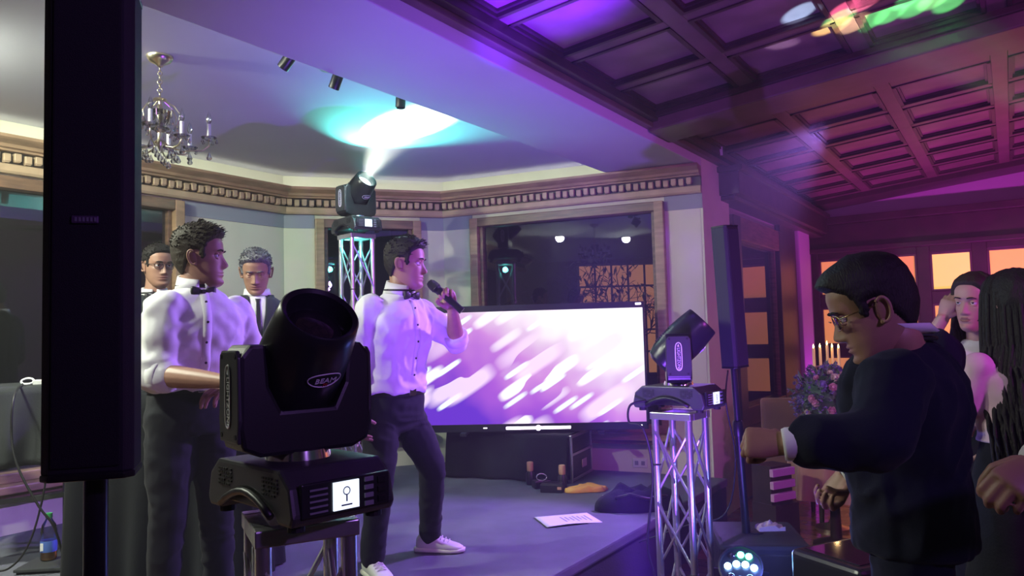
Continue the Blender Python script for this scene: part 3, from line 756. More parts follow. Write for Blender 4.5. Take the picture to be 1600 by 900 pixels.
# cables on the right tower
def cable(pts, label, r=.006, nm='cable', sub=8, extra=None):
    P = [np.array(p, float) for p in pts]; out_ = []
    for i in range(len(P)-1):
        p0_, p1_, p2_, p3_ = P[max(i-1, 0)], P[i], P[i+1], P[min(i+2, len(P)-1)]
        for k in range(sub):
            t = k/sub; out_.append(.5*((2*p1_)+(-p0_+p2_)*t+(2*p0_-5*p1_+4*p2_-p3_)*t*t+(-p0_+3*p1_-3*p2_+p3_)*t**3))
    out_.append(P[-1]); o = MB().tube(out_, r, 8).build(nm, 'cable', None, P[-1], smooth='all'); tag(o, label, 'cable'); return o
c0 = TR
cable([c0+np.array([-.17, -.02, .05]), c0+np.array([-.25, -.03, .03]), c0+np.array([-.26, -.05, -.05]), c0+np.array([-.2, -.1, -.08]), c0+np.array([-.16, -.08, -.3]), c0+np.array([-.20, -.1, -.62]), c0+np.array([-.17, -.11, -.8]), c0+np.array([-.16, -.13, -1.1]), c0+np.array([-.12, -.2, -1.17])], 'black cable looping off the right light and down its truss')

# column loudspeakers -------------------------------------------------------
def column_speaker(base, rz, lean, label, zb, H=.70, badge=True):
    root = empty('column_speaker', base, rz, label, 'speaker', 'slim column loudspeakers'); root.rotation_euler = (0, lean, rz)
    z0 = zb-base[2]; w2, dp = .058, .075
    poly = [(-w2, -.045), (-w2+.012, -.058), (w2-.012, -.058), (w2, -.045), (w2-.004, .03), (w2-.03, .05), (-w2+.03, .05), (-w2+.004, .03)]
    MB().prism([(x, y, z0) for x, y in poly], (0, 0, H)).build('cabinet', 'speaker_black', root, bevel=.004)
    g = MB(); g.box((0, -.0585, z0+H/2), (2*w2-.03, .006, H-.02)); gr = g.build('grille', 'speaker_grille', root, bevel=.003)
    for k in (0, 1): MB().prism([(x*1.02, y*1.02, z0+(H-.002 if k else -.008)) for x, y in poly], (0, 0, .010)).build('end_cap', 'black_plastic', root, bevel=.003)
    if badge:
        mb = MB(); mb.box((-.001, -.0635, z0+H*.505), (.034, .004, .011)); bo_ = mb.build('badge', 'badge', root, bevel=.002)
        mb = MB()
        for k in range(6): mb.box((-.012+k*.0048, -.0662, z0+H*.505), (.0026, .001, .0055))
        mb.build('badge_lettering', 'grey_print', bo_)
    zt = z0
    MB().cyl((0, 0, .0), (0, 0, zt*.64), .0205, n=18).build('pole_lower', 'black_plastic', root, smooth=True)
    MB().cyl((0, 0, zt*.60), (0, 0, zt+.005), .016, n=18).build('pole_upper', 'black_satin', root, smooth=True)
    MB().lathe([(.024, zt*.58), (.026, zt*.60), (.026, zt*.66), (.022, zt*.67)], n=18).build('pole_collar', 'black_plastic', root, smooth=True)
    return root
def subwoofer(c, rz, label, sx=.42, sy=.48, H=.55):
    root = empty('subwoofer', (c[0], c[1], 0), rz, label, 'subwoofer', 'bass cabinets')
    MB().box((0, 0, H/2+.01), (sx, sy, H-.02)).build('cabinet', 'speaker_black', root, bevel=.02)
    MB().box((0, -sy/2-.005, H/2), (sx-.05, .014, H-.08)).build('grille', 'speaker_grille', root, bevel=.006)
    MB().lathe([(.035, H-.003), (.035, H+.004), (.022, H+.006), (.0, H+.006)], n=20).build('pole_socket', 'black_plastic', root)
    for k in (-1, 1):
        MB().box((k*(sx/2+.001), 0, H*.62), (.006, .16, .05)).build('side_handle', 'rubber', root, bevel=.002)
        for j in (-1, 1): MB().cyl((k*sx*.4, j*sy*.4, 0), (k*sx*.4, j*sy*.4, .025), .02, n=10).build('foot', 'rubber', root)
    return root
SLp = at(150, 745, 1.11)
subwoofer((SLp[0], SLp[1]), math.radians(20), 'black subwoofer carrying the nearest column speaker')
column_speaker((SLp[0], SLp[1], .552), math.radians(16), 0, 'tall black column speaker close to the camera at the left', SLp[2]+.012, H=.69)
SRp = at(1145, 572, 3.86); SRb = at(1166, 826, 3.92)
subwoofer((SRb[0]+.05, SRb[1]), math.radians(-8), 'black subwoofer on the floor right of the stage, under the leaning speaker')
column_speaker((SRb[0], SRb[1], .552), math.radians(38), math.radians(-3.2), 'slim column speaker on a pole beside the white column at right', SRp[2], H=.70, badge=False)
cable([SRb+np.array([-.5, .25, -.12]), SRb+np.array([-.28, .05, .012]), SRb+np.array([-.1, .0, .08]), SRb+np.array([-.045, -.02, .35]), SRp+np.array([-.05, -.03, -.18]), SRp+np.array([-.025, 0, -.02])], 'thin black lead running up the pole of the right speaker', .004)
# a crumpled transparent packet on the subwoofer
mb = MB(); rn = random.Random(5)
pk = SRb+np.array([.10, -.06, .022])
grid = [[pk+np.array([(i-4)*.016, (j-2)*.018, (1-abs(i-4)/4.6)*(1-abs(j-2)/2.6)*.03+rn.uniform(-.006, .008)]) for i in range(9)] for j in range(5)]
vv = [p for r_ in grid for p in r_]; ff = [(j*9+i, j*9+i+1, (j+1)*9+i+1, (j+1)*9+i) for j in range(4) for i in range(8)]
vv2 = vv + [np.array([p[0], p[1], pk[2]-.014]) for p in vv]; ff2 = ff + [(45+a, 45+b, 45+c, 45+d_) for a, b, c, d_ in ff]
for i in range(8): ff2 += [(i, i+1, 46+i, 45+i), (36+i, 37+i, 82+i, 81+i)]
for j in range(4): ff2 += [(j*9, (j+1)*9, 45+(j+1)*9, 45+j*9), (j*9+8, (j+1)*9+8, 53+(j+1)*9, 53+j*9)]
mb.add(vv2, ff2); tag(mb.build('plastic_packet', 'pink_top', None, pk), 'small crumpled pinkish packet lying on the right subwoofer', 'packet')

# LED par light on the floor, lens up, four lit diodes
lp = at(1158, 890, 3.5)
root = empty('led_par_light', (lp[0], lp[1], 0), math.radians(-20), 'small floor spotlight with four glowing blue diodes in front of the subwoofer', 'stage light')
lz = lp[2]
mb = MB(); mb.box((0, 0, .015), (.2, .16, .03)); mb.build('foot_plate', 'black_plastic', root, bevel=.006)
for k in (-1, 1): MB().bar((k*.095, 0, .02), (k*.105, 0, lz), .03, .012, up=(0, 1, 0)).build('bracket_arm', 'black_plastic', root, bevel=.003)
tl = math.radians(38); ax_ = ((1, 0, 0), (0, math.sin(tl), -math.cos(tl)), (0, -math.cos(tl), math.sin(tl)))
A3 = np.array([[1, 0, 0], [0, math.sin(tl), math.cos(tl)], [0, -math.cos(tl), math.sin(tl)]])
MB().lathe([(.0, -.12), (.05, -.12), (.075, -.09), (.092, .0), (.097, .02), (.097, .035), (.09, .037), (.088, .02), (.0, .018)], (0, 0, lz), A3, 28).build('housing', 'black_plastic', root, smooth=True)
hs = root.children[-1]
for i, (q, r_) in enumerate([(-.055, .0), (-.018, .012), (.02, .012), (.057, .0)]):
    p = np.array([0, 0, lz])+A3[0]*q+A3[1]*r_+A3[2]*.022; MB().lathe([(.013, 0), (.016, .008), (.01, .014), (0, .016)], p, A3, 14).build('diode_lens', 'led_blue', hs, smooth=True)
for q, r_ in [(0, .055), (.035, .05)]:
    p = np.array([0, 0, lz])+A3[0]*q+A3[1]*r_+A3[2]*.022; MB().lathe([(.013, 0), (.016, .008), (.01, .014), (0, .016)], p, A3, 14).build('diode_lens', 'led_green', hs, smooth=True)
for q, r_ in [(-.04, -.045), (0, -.055), (.04, -.045), (-.035, .05)]:
    p = np.array([0, 0, lz])+A3[0]*q+A3[1]*r_+A3[2]*.022; MB().lathe([(.013, 0), (.016, .008), (.01, .014), (0, .016)], p, A3, 14).build('diode_lens', 'lens_glass', hs, smooth=True)

# television on the flight case --------------------------------------------
tvr = at(1010, 570, 6.18); tvl = at(652, 578, 6.32)
tc_ = (tvr+tvl)/2; rzv = math.atan2(tvr[1]-tvl[1], tvr[0]-tvl[0]); TWd = np.linalg.norm((tvr-tvl)[:2]); THt = 1.02
zc = tc_[2]
tv = empty('television', (tc_[0], tc_[1], zc-THt/2), rzv, 'wide flat television showing violet light streaks, standing on the draped flight case', 'television')
cz = THt/2
mb = MB(); mb.box((0, .03, cz), (TWd, .05, THt)); mb.build('back_housing', 'black_plastic', tv, bevel=.008)
for nm, c, s in (('bezel', (0, .0, THt-.025), (TWd, .02, .05)), ('bezel', (0, 0, .03), (TWd, .02, .06)), ('bezel', (-TWd/2+.008, 0, cz), (.016, .02, THt)), ('bezel', (TWd/2-.008, 0, cz), (.016, .02, THt))):
    MB().box(c, s).build(nm, 'black_satin', tv, bevel=.002)
scn = MB().box((0, -.0, 0), (TWd-.03, .012, THt-.108)).build('screen', 'screen_picture', tv); scn.location = (0, 0, cz+.004)
MB().box((TWd/2-.05, -.012, THt-.02), (.045, .004, .016)).build('indicator_light', 'tv_led', tv, bevel=.002)
MB().box((.05, -.012, .026), (.52, .004, .022)).build('light_bar', 'tv_led', tv, bevel=.004)
MB().lathe([(0, 0), (.022, 0), (.022, .006), (0, .006)], (.05, -.014, .026), ((1, 0, 0), (0, 0, 1), (0, -1, 0)), 16).build('light_bar_centre', 'tv_led', tv)
MB().box((-.38, -.012, .03), (.03, .003, .008)).build('maker_mark', 'tv_led', tv)
MB().box((TWd/2-.06, -.012, .03), (.02, .004, .014)).build('indicator_light', 'tv_led', tv, bevel=.002)
for k in (-.55, .55):
    MB().box((k, .03, -.012), (.05, .26, .024)).build('foot', 'black_plastic', tv, bevel=.004)
# flight case with cloth
fl = np.array([-.55, 6.50, STZ]); fr_ = np.array([.42, 6.08, STZ])
fd = (fr_-fl)/np.linalg.norm(fr_-fl); fn = np.array([-fd[1], fd[0], 0]); FW = np.linalg.norm(fr_-fl); FH = zc-THt/2-.024-STZ
fr0 = (fl+fr_)/2+fn*.27
fc = empty('flight_case', fr0, math.atan2(fd[1], fd[0]), 'black flight case with metal edges under the television', 'flight case')
MB().box((0, 0, FH/2+.01), (FW, .5, FH-.02)).build('body', 'black_plastic', fc)
for sx in (-1, 1):
    for sy in (-1, 1): MB().box((sx*FW/2, sy*.25, FH/2), (.024, .024, FH-.004)).build('edge_rail', 'aluminium', fc, bevel=.003)
    for z in (.014, FH*.58, FH-.014): MB().box((sx*FW/2, 0, z), (.022, .5, .022)).build('edge_rail', 'aluminium', fc, bevel=.003)
MB().box((FW/2+.006, .05, FH*.30), (.01, .12, .07)).build('recessed_handle', 'chrome', fc, bevel=.004)
for sy in (-1, 1): MB().box((0, sy*.25, FH-.012), (FW, .022, .022)).build('edge_rail', 'aluminium', fc, bevel=.003)
MB().box((0, -.25, .014), (FW, .022, .022)).build('edge_rail', 'aluminium', fc, bevel=.003)
def cloth_grid(fn_, nu, nv):
    v = [fn_(i/nu, j/nv) for j in range(nv+1) for i in range(nu+1)]; k = nu+1
    return v, [(j*k+i, j*k+i+1, (j+1)*k+i+1, (j+1)*k+i) for j in range(nv) for i in range(nu)]
def thick_cloth(name, fn_, nu, nv, m, parent, org, th=.004, label=None, cat=None):
    v, f = cloth_grid(fn_, nu, nv); mb = MB(); mb.add(v, f); o = mb.build(name, m, parent, org, smooth='all')
    md = o.modifiers.new('solid', 'SOLIDIFY'); md.thickness = th; md.offset = 0
    if label: tag(o, label, cat)
    return o
# cloth over the top and the front
cl_ax = (np.array([math.cos(fc.rotation_euler[2]), math.sin(fc.rotation_euler[2]), 0]), np.array([-math.sin(fc.rotation_euler[2]), math.cos(fc.rotation_euler[2]), 0]))
def case_cloth(u_, v_):
    L = .3 + FH; q = v_*L; x = -FW/2-.03+u_*(FW+.02)
    if q < .3: y = .0-q*.9; z = FH+.004
    else:
        zz = q-.3; y = -.275-.018*math.sin(u_*21)*min(1, zz/.15)-.012*math.sin(u_*9+1)*min(1, zz/.1)-.03*min(1, zz/.3); z = FH+.004-zz+.01*math.sin(u_*5)*zz
        z = max(z, .008)
    return fr0+cl_ax[0]*x+cl_ax[1]*y+np.array([0, 0, z])
thick_cloth('drape_cloth', case_cloth, 60, 26, 'black_cloth', None, fr0, label='black cloth hanging over the front of the flight case', cat='cloth')

# small things on the stage floor -------------------------------------------
def floor_at(x, y, z=STZ): return atz(x, y, z)
for px, py, lab in ((829, 757, 'small black bottle with a cork-coloured top, left of the pair by the flight case'), (879, 763, 'small black bottle with a cork-coloured top nearest the yellow bag')):
    p = floor_at(px, py); r = empty('bottle', p, 0, lab, 'bottle', 'cork-topped bottles')
    MB().lathe([(.034, 0), (.036, .01), (.034, .085), (.022, .11), (.02, .125)], n=18).build('body', 'black_satin', r, smooth=True)
    MB().lathe([(.024, .105), (.026, .11), (.026, .17), (.023, .175)], n=18).build('cork_top', 'cork', r, smooth=True)
p = floor_at(846, 762); r = empty('battery_charger', p, .3, 'small black charger box with looped wire between the two bottles', 'charger')
MB().box((0, 0, .03), (.13, .09, .06)).build('box', 'black_plastic', r, bevel=.008)
MB().torus((0, -.01, .08), .04, .005, ax=((1, 0, 0), (0, .3, .6)), n=20, k=6).build('wire_loop', 'chrome', r, smooth='all')
p = floor_at(864, 768); r = empty('black_box', p, -.25, 'low black box with a bright rim in front of the cork-topped bottles', 'box')
MB().box((0, 0, .03), (.17, .11, .06)).build('body', 'black_plastic', r, bevel=.006); MB().box((0, 0, .063), (.16, .10, .008)).build('lid', 'black_satin', r, bevel=.003)
MB().box((.06, -.057, .035), (.03, .004, .02)).build('latch', 'cork', r)
def lumpy(name, c, a, b, h, seed, m, label, cat, n=22, k=9, amp=.18, rz=0, flat=.6):
    rn_ = np.random.RandomState(seed); ph = rn_.rand(12)*6.28
    v = []; f = []
    for j in range(k+1):
        t = j/k*math.pi/2
        for i in range(n):
            an = 2*math.pi*i/n; w_ = 1+amp*(math.sin(2*an+ph[0])*.5+math.sin(3*an+ph[1])*.4+math.sin(5*an+ph[2])*.25)
            w2 = 1+amp*(math.sin(4*an+ph[3]+t*3)*.5+math.sin(7*an+ph[4]-t*4)*.35)
            r_ = math.cos(t)**flat*w_; x = a*r_*math.cos(an); y = b*r_*math.sin(an)
            z = h*math.sin(t)**.8*w2*(1+.3*math.sin(x*22+ph[5])*math.cos(y*26+ph[6]))
            v.append(np.array(c)+np.array([x*math.cos(rz)-y*math.sin(rz), x*math.sin(rz)+y*math.cos(rz), max(z, 0)+.002]))
    for j in range(k):
        for i in range(n): f.append((j*n+i, j*n+(i+1) % n, (j+1)*n+(i+1) % n, (j+1)*n+i))
    f.append(tuple(range(n-1, -1, -1)))
    return v, f
p = floor_at(917, 767); v, f = lumpy('x', p, .165, .085, .038, 4, None, None, None, n=48, k=16, amp=.30, rz=.0, flat=.22)
tag(MB().add(v, f).build('yellow_bag', 'yellow_plastic', None, p, smooth='all'), 'crumpled yellow and orange folded bag lying on the stage', 'bag')
p = floor_at(962, 776)
r = empty('booklet', p, .5, 'pale printed booklet half under the black bag on the stage', 'booklet')
MB().box((0, 0, .006), (.16, .10, .010)).build('pages', 'paper', r); MB().box((.02, 0, .0122), (.07, .07, .001)).build('cover_print', 'yellow_plastic', r)
p = floor_at(1000, 794)
r = empty('black_bag', p, .1, 'soft black fabric bag slumped on the stage edge behind the truss', 'bag')
v, f = lumpy('x', (0, 0, 0), .27, .15, .12, 9, None, None, None, rz=-.1, flat=.4, amp=.22); MB().add(v, f).build('body', 'black_cloth', r, smooth='all')
MB().tube([(-.18, -.08, .09), (-.1, -.14, .12), (.02, -.15, .09), (.1, -.12, .1), (.2, -.05, .08)], .012, 8).build('strap', 'leather_black', r, smooth='all')
# sheet of paper with lines of text
pp = [floor_at(835, 810), floor_at(855, 826), floor_at(942, 816), floor_at(917, 802)]
pc = sum(pp)/4
r = empty('lyric_sheet', pc, 0, 'white sheet of paper with printed lines lying on the stage', 'paper')
def sheet(u_, v_):
    q = (pp[0]*(1-u_)+pp[3]*u_)*(1-v_)+(pp[1]*(1-u_)+pp[2]*u_)*v_
    return q+np.array([0, 0, .004+.006*math.sin(u_*4)*v_+.004*(1-u_)])
thick_cloth('sheet', sheet, 10, 6, 'paper', r, pc, .0008)
mb = MB()
for k in range(7):
    u0 = .40+.075*k; v0 = .25+.05*(k % 3); v1 = .78-.07*((k*2) % 3)
    mb.quad(sheet(u0, v0)+ZA*.0015, sheet(u0+.03, v0)+ZA*.0015, sheet(u0+.03, v1)+ZA*.0015, sheet(u0, v1)+ZA*.0015)
mb.build('printed_lines', 'grey_print', r, pc)

# left: side table with cloth, adaptor, bottle; black draped booth ------------
tl_ = at(45, 880, 4.25); tl_[2] = STZ
tb_top = 1.36
r = empty('side_table', (tl_[0]-.16, tl_[1]+.16, STZ), math.radians(33), 'tall folding side table with black metal legs at the left edge', 'table')
TBH = tb_top-STZ
MB().box((0, 0, TBH-.015), (.54, .50, .03)).build('table_top', 'black_plastic', r, bevel=.004)
for sx in (-1, 1):
    for sy in (-1, 1): MB().box((sx*.24, sy*.22, TBH/2-.01), (.03, .03, TBH-.02)).build('leg', 'dark_grey_plastic', r, bevel=.003)
MB().box((0, -.22, .35), (.46, .02, .025)).build('crossbar', 'dark_grey_plastic', r)
tco = np.array(r.location); ca, sa = math.cos(math.radians(33)), math.sin(math.radians(33))
def TL(x, y, z): return tco+np.array([ca*x-sa*y, sa*x+ca*y, z])
def tcloth(u_, v_):
    # over the top, hanging at the front with a long corner at the left
    x = -.29+u_*.57; q = v_*1.05
    if q < .6: return TL(x, .26-q*.87, TBH+.004)
    dr = q-.6; corner = max(0, .35-u_)*1.1
    ln_ = dr*(.95+corner*1.6)
    return TL(x-(.05+.10*corner)*dr/.45, -.275-.03*math.sin(u_*17)*dr/.45-.03*dr, TBH+.004-ln_)
thick_cloth('table_cloth', tcloth, 44, 26, 'grey_cloth', None, tco, label='dark grey cloth hanging over the side table at left', cat='cloth')
ap = at(66, 597, 4.30)
r = empty('power_adaptor', (ap[0], ap[1], tb_top+.006), .4, 'white and yellow power adaptor with coiled lead on the side table', 'adaptor')
MB().box((0, 0, .014), (.085, .05, .028)).build('body', 'socket_white', r, bevel=.005); MB().box((.09, .02, .012), (.08, .045, .022)).build('yellow_block', 'yellow_plastic', r, bevel=.004)
MB().torus((-.07, 0, .022), .03, .006, ax=((1, 0, 0), (0, .8, .5)), n=20, k=6).build('coiled_lead', 'white_print', r, smooth='all')
cable([ap+np.array([-.09, -.02, .0]), at(22, 620, 4.02), at(18, 680, 4.0), at(28, 730, 3.98), at(60, 790, 3.98), at(85, 825, 4.0), at(104, 890, 4.05)], 'grey cable hanging off the side table towards the bottle', .006)
cable([at(82, 640, 4.02), at(70, 760, 4.02), at(45, 850, 3.98), at(10, 890, 3.95), at(-30, 886, 3.95)], 'black cable falling from the table to the stage at left', .005)
# tray and bottle
p = atz(92, 886, STZ)
r = empty('tray', (p[0], p[1], STZ), .1, 'low dark platform beside the table leg carrying the drink bottle', 'tray')
MB().box((0, 0, .02), (.34, .24, .016)).build('plate', 'dark_grey_plastic', r, bevel=.004)
for sx in (-1, 1): MB().box((sx*.15, 0, .006), (.03, .2, .012)).build('foot', 'rubber', r)
p = atz(76, 874, STZ+.03)
r = empty('drink_bottle', p, .2, 'plastic drink bottle with green cap and a little orange juice left', 'bottle')
MB().lathe([(.036, .0), (.04, .006), (.04, .11), (.036, .13), (.04, .15), (.034, .185), (.016, .215), (.014, .225)], n=20).build('bottle_wall', 'clear_plastic', r, smooth=True)
MB().lathe([(.034, .003), (.037, .008), (.037, .045), (0, .046)], n=20).build('juice', 'orange_drink', r, smooth=True)
MB().lathe([(.0405, .045), (.041, .05), (.041, .1), (.0405, .104)], n=20).build('label_wrap', 'label_blue', r, smooth=True)
MB().box((-.02, -.0365, .075), (.018, .004, .04)).build('label_patch', 'white_print', r)
MB().lathe([(.017, .222), (.018, .226), (.017, .247), (0, .248)], n=18).build('cap', 'green_cap', r, smooth=True)
# booth: a table under a floor-length black drape
bc = np.array([-1.76, 4.00, STZ])
r = empty('draped_booth', bc, math.radians(-4), 'booth table under a floor-length black drape behind the left performer', 'table')
BH = .92
MB().box((0, 0, BH-.015), (.84, .38, .03)).build('table_top', 'black_plastic', r)
for sx in (-1, 1):
    for sy in (-1, 1): MB().box((sx*.37, sy*.15, BH/2), (.035, .035, BH-.03)).build('leg', 'black_plastic', r)
mb = MB(); N_ = 150; K_ = 12
def per(q):
    L = 2*(0.86+.40); q = q*L
    if q < 0.86: return (-0.43+q, -.20), (0, -1)
    q -= 0.86
    if q < .40: return (0.43, -.20+q), (1, 0)
    q -= .40
    if q < 0.86: return (0.43-q, .20), (0, 1)
    q -= 0.86
    return (-0.43, .20-q), (-1, 0)
vv = []
for j in range(K_+1):
    dz = j/K_
    for i in range(N_):
        (x, y), (nx, ny) = per(i/N_); w_ = (.022*math.sin(i*.62)+.014*math.sin(i*.27+2))*dz+.05*dz+.012
        vv.append((x+nx*w_, y+ny*w_, BH+.008-dz*(BH-.002)))
ff = [(j*N_+i, j*N_+(i+1) % N_, (j+1)*N_+(i+1) % N_, (j+1)*N_+i) for j in range(K_) for i in range(N_)]
ff.append(tuple(range(N_-1, -1, -1)))
mb.add(vv, ff); tag(mb.build('black_drape', 'black_cloth', None, None, smooth='all'), 'floor-length black drape over the booth table', 'cloth')
dr_ = bpy.data.objects['black_drape']; dr_.location = tuple(bc); dr_.rotation_euler = (0, 0, math.radians(-4))

# ------------------------------------------------------------------ chandelier
cp = atz(250, 88, CEIL)
ch = empty('chandelier', cp, .25, 'brass and crystal chandelier hanging from the bay ceiling', 'chandelier')
MB().lathe([(.0, -.055), (.012, -.055), (.02, -.045), (.05, -.03), (.062, -.012), (.064, -.004), (.064, 0)], n=24).build('canopy', 'brass', ch, smooth=True)
mb = MB()
for k in range(7):
    ax2 = ((1, 0, 0), (0, 0, 1)) if k % 2 else ((0, 1, 0), (0, 0, 1)); mb.torus((0, 0, -.068-.022*k), .011, .0028, ax=ax2, n=12, k=5)
mb.build('chain', 'brass', ch, smooth='all')
MB().lathe([(.004, -.215), (.03, -.222), (.034, -.228), (.008, -.235), (.006, -.25), (.014, -.262), (.006, -.275), (.006, -.30), (.016, -.31), (.018, -.37), (.03, -.385), (.012, -.40), (.012, -.43), (.024, -.45), (.012, -.47), (.0, -.50)], n=16).build('stem', 'brass', ch, smooth=True)
MB().lathe([(.05, -.285), (.055, -.29), (.042, -.34), (.03, -.36), (.0, -.362)], n=20).build('glass_bowl', 'crystal', ch, smooth=True)
MB().lathe([(.0, -.375), (.045, -.372), (.05, -.378), (.02, -.392), (.0, -.394)], n=20).build('lower_dish', 'crystal', ch, smooth=True)
def drop(h=.03, r=.009): return MB().lathe([(.0, 0), (r*.25, -h*.12), (r*.55, -h*.4), (r, -h*.72), (r*.75, -h*.92), (0, -h)], n=6)
dA = drop(.045, .014).build('crystal_drop', 'crystal', ch); dB = drop(.026, .008).build('crystal_drop', 'crystal', ch)
dA.location = (0, 0, -.50); dB.location = (.05, 0, -.29)
NA = 8
for k in range(NA):
    an = 2*math.pi*k/NA; R_ = .235 if k % 2 == 0 else .175; zc_ = -.42 if k % 2 == 0 else -.445
    dx, dy = math.cos(an), math.sin(an)
    pts = [(dx*.015, dy*.015, -.44), (dx*.05, dy*.05, -.475), (dx*.11, dy*.11, -.49), (dx*(R_-.03), dy*(R_-.03), -.485), (dx*R_, dy*R_, -.46), (dx*R_, dy*R_, zc_)]
    MB().tube(pts, .0045, 6).build('arm', 'brass', ch, smooth='all')
    ax_c = (dx*R_, dy*R_, zc_)
    cu = MB().lathe([(.012, -.012), (.035, .0), (.04, .006), (.012, .008)], ax_c, n=16).build('drip_cup', 'crystal', ch, smooth=True)
    MB().lathe([(.010, .005), (.010, .075), (.0, .077)], ax_c, n=12).build('candle_sleeve', 'socket_white', ch, smooth=True)
    MB().lathe([(.004, .075), (.013, .092), (.014, .105), (.006, .13), (.0, .145)], ax_c, n=10).build('bulb', 'crystal', ch, smooth=True)
    for j in range(5):
        b = 2*math.pi*j/5+an; clone(dB, ch, (ax_c[0]+.037*math.cos(b), ax_c[1]+.037*math.sin(b), zc_-.002))
    clone(dA, ch, (dx*R_, dy*R_, -.49)); clone(dA, ch, (dx*R_*.6, dy*R_*.6, -.495)); clone(dB, ch, (dx*.06, dy*.06, -.39)); clone(dB, ch, (dx*.052, dy*.052, -.296)); clone(dA, ch, (dx*.075, dy*.075, -.50))
    MB().tube([(dx*.02, dy*.02, -.23), (dx*.07, dy*.07, -.26), (dx*.095, dy*.095, -.30), (dx*.09, dy*.09, -.33)], .0025, 5).build('crystal_arm', 'brass', ch)
    clone(dA, ch, (dx*.09, dy*.09, -.332))

# three ceiling spotlights beyond the beam
for (px, py, ta, tb_), lab in zip(((450, 94, .9, -.35), (526, 125, .45, -.25), (626, 156, .06, .0)), ('ceiling spotlight nearest the chandelier, poking out behind the beam', 'middle one of the three black ceiling spotlights behind the beam', 'black ceiling spotlight closest to the bright patch on the ceiling')):
    p = atplane(px, py, W(-2.98, 0, 0), vx)
    r = empty('ceiling_spotlight', (p[0], p[1], CEIL), 0, lab, 'spotlight', 'black ceiling spotlights')
    zb_ = p[2]-CEIL
    MB().lathe([(.045, -.0), (.045, -.015), (.0, -.017)], n=20).build('mount', 'black_plastic', r)
    MB().cyl((0, 0, -.01), (0, 0, zb_), .008).build('stem', 'black_plastic', r)
    a_ = nzv = np.array([ta, tb_, 1.]); a_ = a_/np.linalg.norm(a_); c_ = np.array([0, 0, zb_])
    MB().cyl(c_+a_*.05, c_-a_*.05, .030, n=20).build('lamp_barrel', 'black_plastic', r, smooth=True, bevel=.003)
    MB().cyl(c_-a_*.045, c_-a_*.0512, .024, n=18).build('lens', 'lens_glass', r)
# downlight
# ------------------------------------------------------------------ flower table at right
ft = at(1300, 700, 5.6); ft[2] = 0
FT = np.array([ft[0], ft[1], 0.])
r = empty('flower_table', FT, 0, 'small round pedestal table in the hall holding the flowers', 'table')
MB().lathe([(.26, .74), (.28, .745), (.28, .775), (.0, .776)], n=36).build('table_top', 'dark_wood', r, smooth=True)
MB().lathe([(.16, 0), (.16, .02), (.04, .06), (.03, .4), (.045, .7), (.08, .745)], n=24).build('pedestal', 'dark_wood', r, smooth=True)
mb = MB(); N_ = 96; K_ = 10; vv = []
for j in range(K_+1):
    for i in range(N_):
        an = 2*math.pi*i/N_; dz = max(0, (j-2)/(K_-2))
        rr = .29*min(1, j/2+.02) if j < 2 else .29+.03*dz+.02*dz*math.sin(an*11)+.01*dz*math.sin(an*7+1)
        vv.append((rr*math.cos(an), rr*math.sin(an), .780-dz*.42))
mb.add(vv, [(j*N_+i, j*N_+(i+1) % N_, (j+1)*N_+(i+1) % N_, (j+1)*N_+i) for j in range(K_) for i in range(N_)])
o = mb.build('satin_tablecloth', 'satin_brown', None, None, smooth='all'); o.location = tuple(FT); tag(o, 'brown satin cloth draped over the flower table', 'tablecloth')
# armchair back / low upholstered chair left of the flowers
ac = at(1236, 660, 6.3); ACC = np.array([ac[0]+.02, ac[1]+.12, 0])
r = empty('armchair', ACC, math.radians(-12), 'brown upholstered armchair left of the flower arrangement', 'armchair')
MB().box((0, -.18, .72), (.46, .12, .56)).build('backrest', 'satin_brown', r, bevel=.03, bseg=3)
MB().box((0, .14, .42), (.46, .56, .14)).build('seat', 'satin_brown', r, bevel=.03, bseg=3)
for k in (-1, 1):
    MB().box((k*.25, .12, .56), (.08, .52, .14)).build('armrest', 'satin_brown', r, bevel=.025, bseg=3)
    for j in (-1, 1): MB().cyl((k*.2, j*.2+.05, 0), (k*.21, j*.2+.05, .36), .018, .026, n=10).build('leg', 'dark_wood', r)
# flower arrangement
fcn = at(1297, 625, 5.5)
fa = empty('flower_arrangement', (FT[0], FT[1], .78), 0, 'round arrangement of lilac, cream and pink flowers on a glass stand', 'flowers'); fo_ = np.array(fa.location)
fcn = np.array([FT[0], FT[1], fcn[2]])
Rf = .245
MB().lathe([(.09, .782), (.10, .79), (.03, .80), (.02, .85), (.02, fcn[2]-.14), (.06, fcn[2]-.11), (.0, fcn[2]-.10)], (FT[0], FT[1], 0), n=20).build('glass_stand', 'crystal', fa, fo_, smooth=True)
rn = random.Random(21)
fol = MB()
def rdir(lo=-.35):
    while True:
        q = np.array([rn.gauss(0, 1), rn.gauss(0, 1), rn.gauss(0, 1)]); q /= np.linalg.norm(q)
        if q[2] > lo: return q
def leafq(mb, p, d_, L, w_):
    s_ = np.cross(d_, [.3, .5, .8]); s_ /= np.linalg.norm(s_); nn = np.cross(d_, s_)
    mb.add([p, p+d_*L*.5+s_*w_+nn*w_*.3, p+d_*L, p+d_*L*.5-s_*w_+nn*w_*.3, p+d_*L*.5-nn*w_*.4], [(0, 1, 4), (1, 2, 4), (2, 3, 4), (3, 0, 4)])
for _ in range(420):
    q = rdir(-.75); p = fcn+q*Rf*rn.uniform(.6, .98)*np.array([1.05, 1.05, 1.0]); dd = q+np.array([rn.gauss(0, .5), rn.gauss(0, .5), rn.gauss(0, .5)]); dd /= np.linalg.norm(dd); leafq(fol, p, dd, rn.uniform(.04, .085), .013)
MB().ell(fcn, (Rf*.78, 0, 0), (0, Rf*.78, 0), (0, 0, Rf*.72)).build('moss_core', 'leaf', fa, fo_)
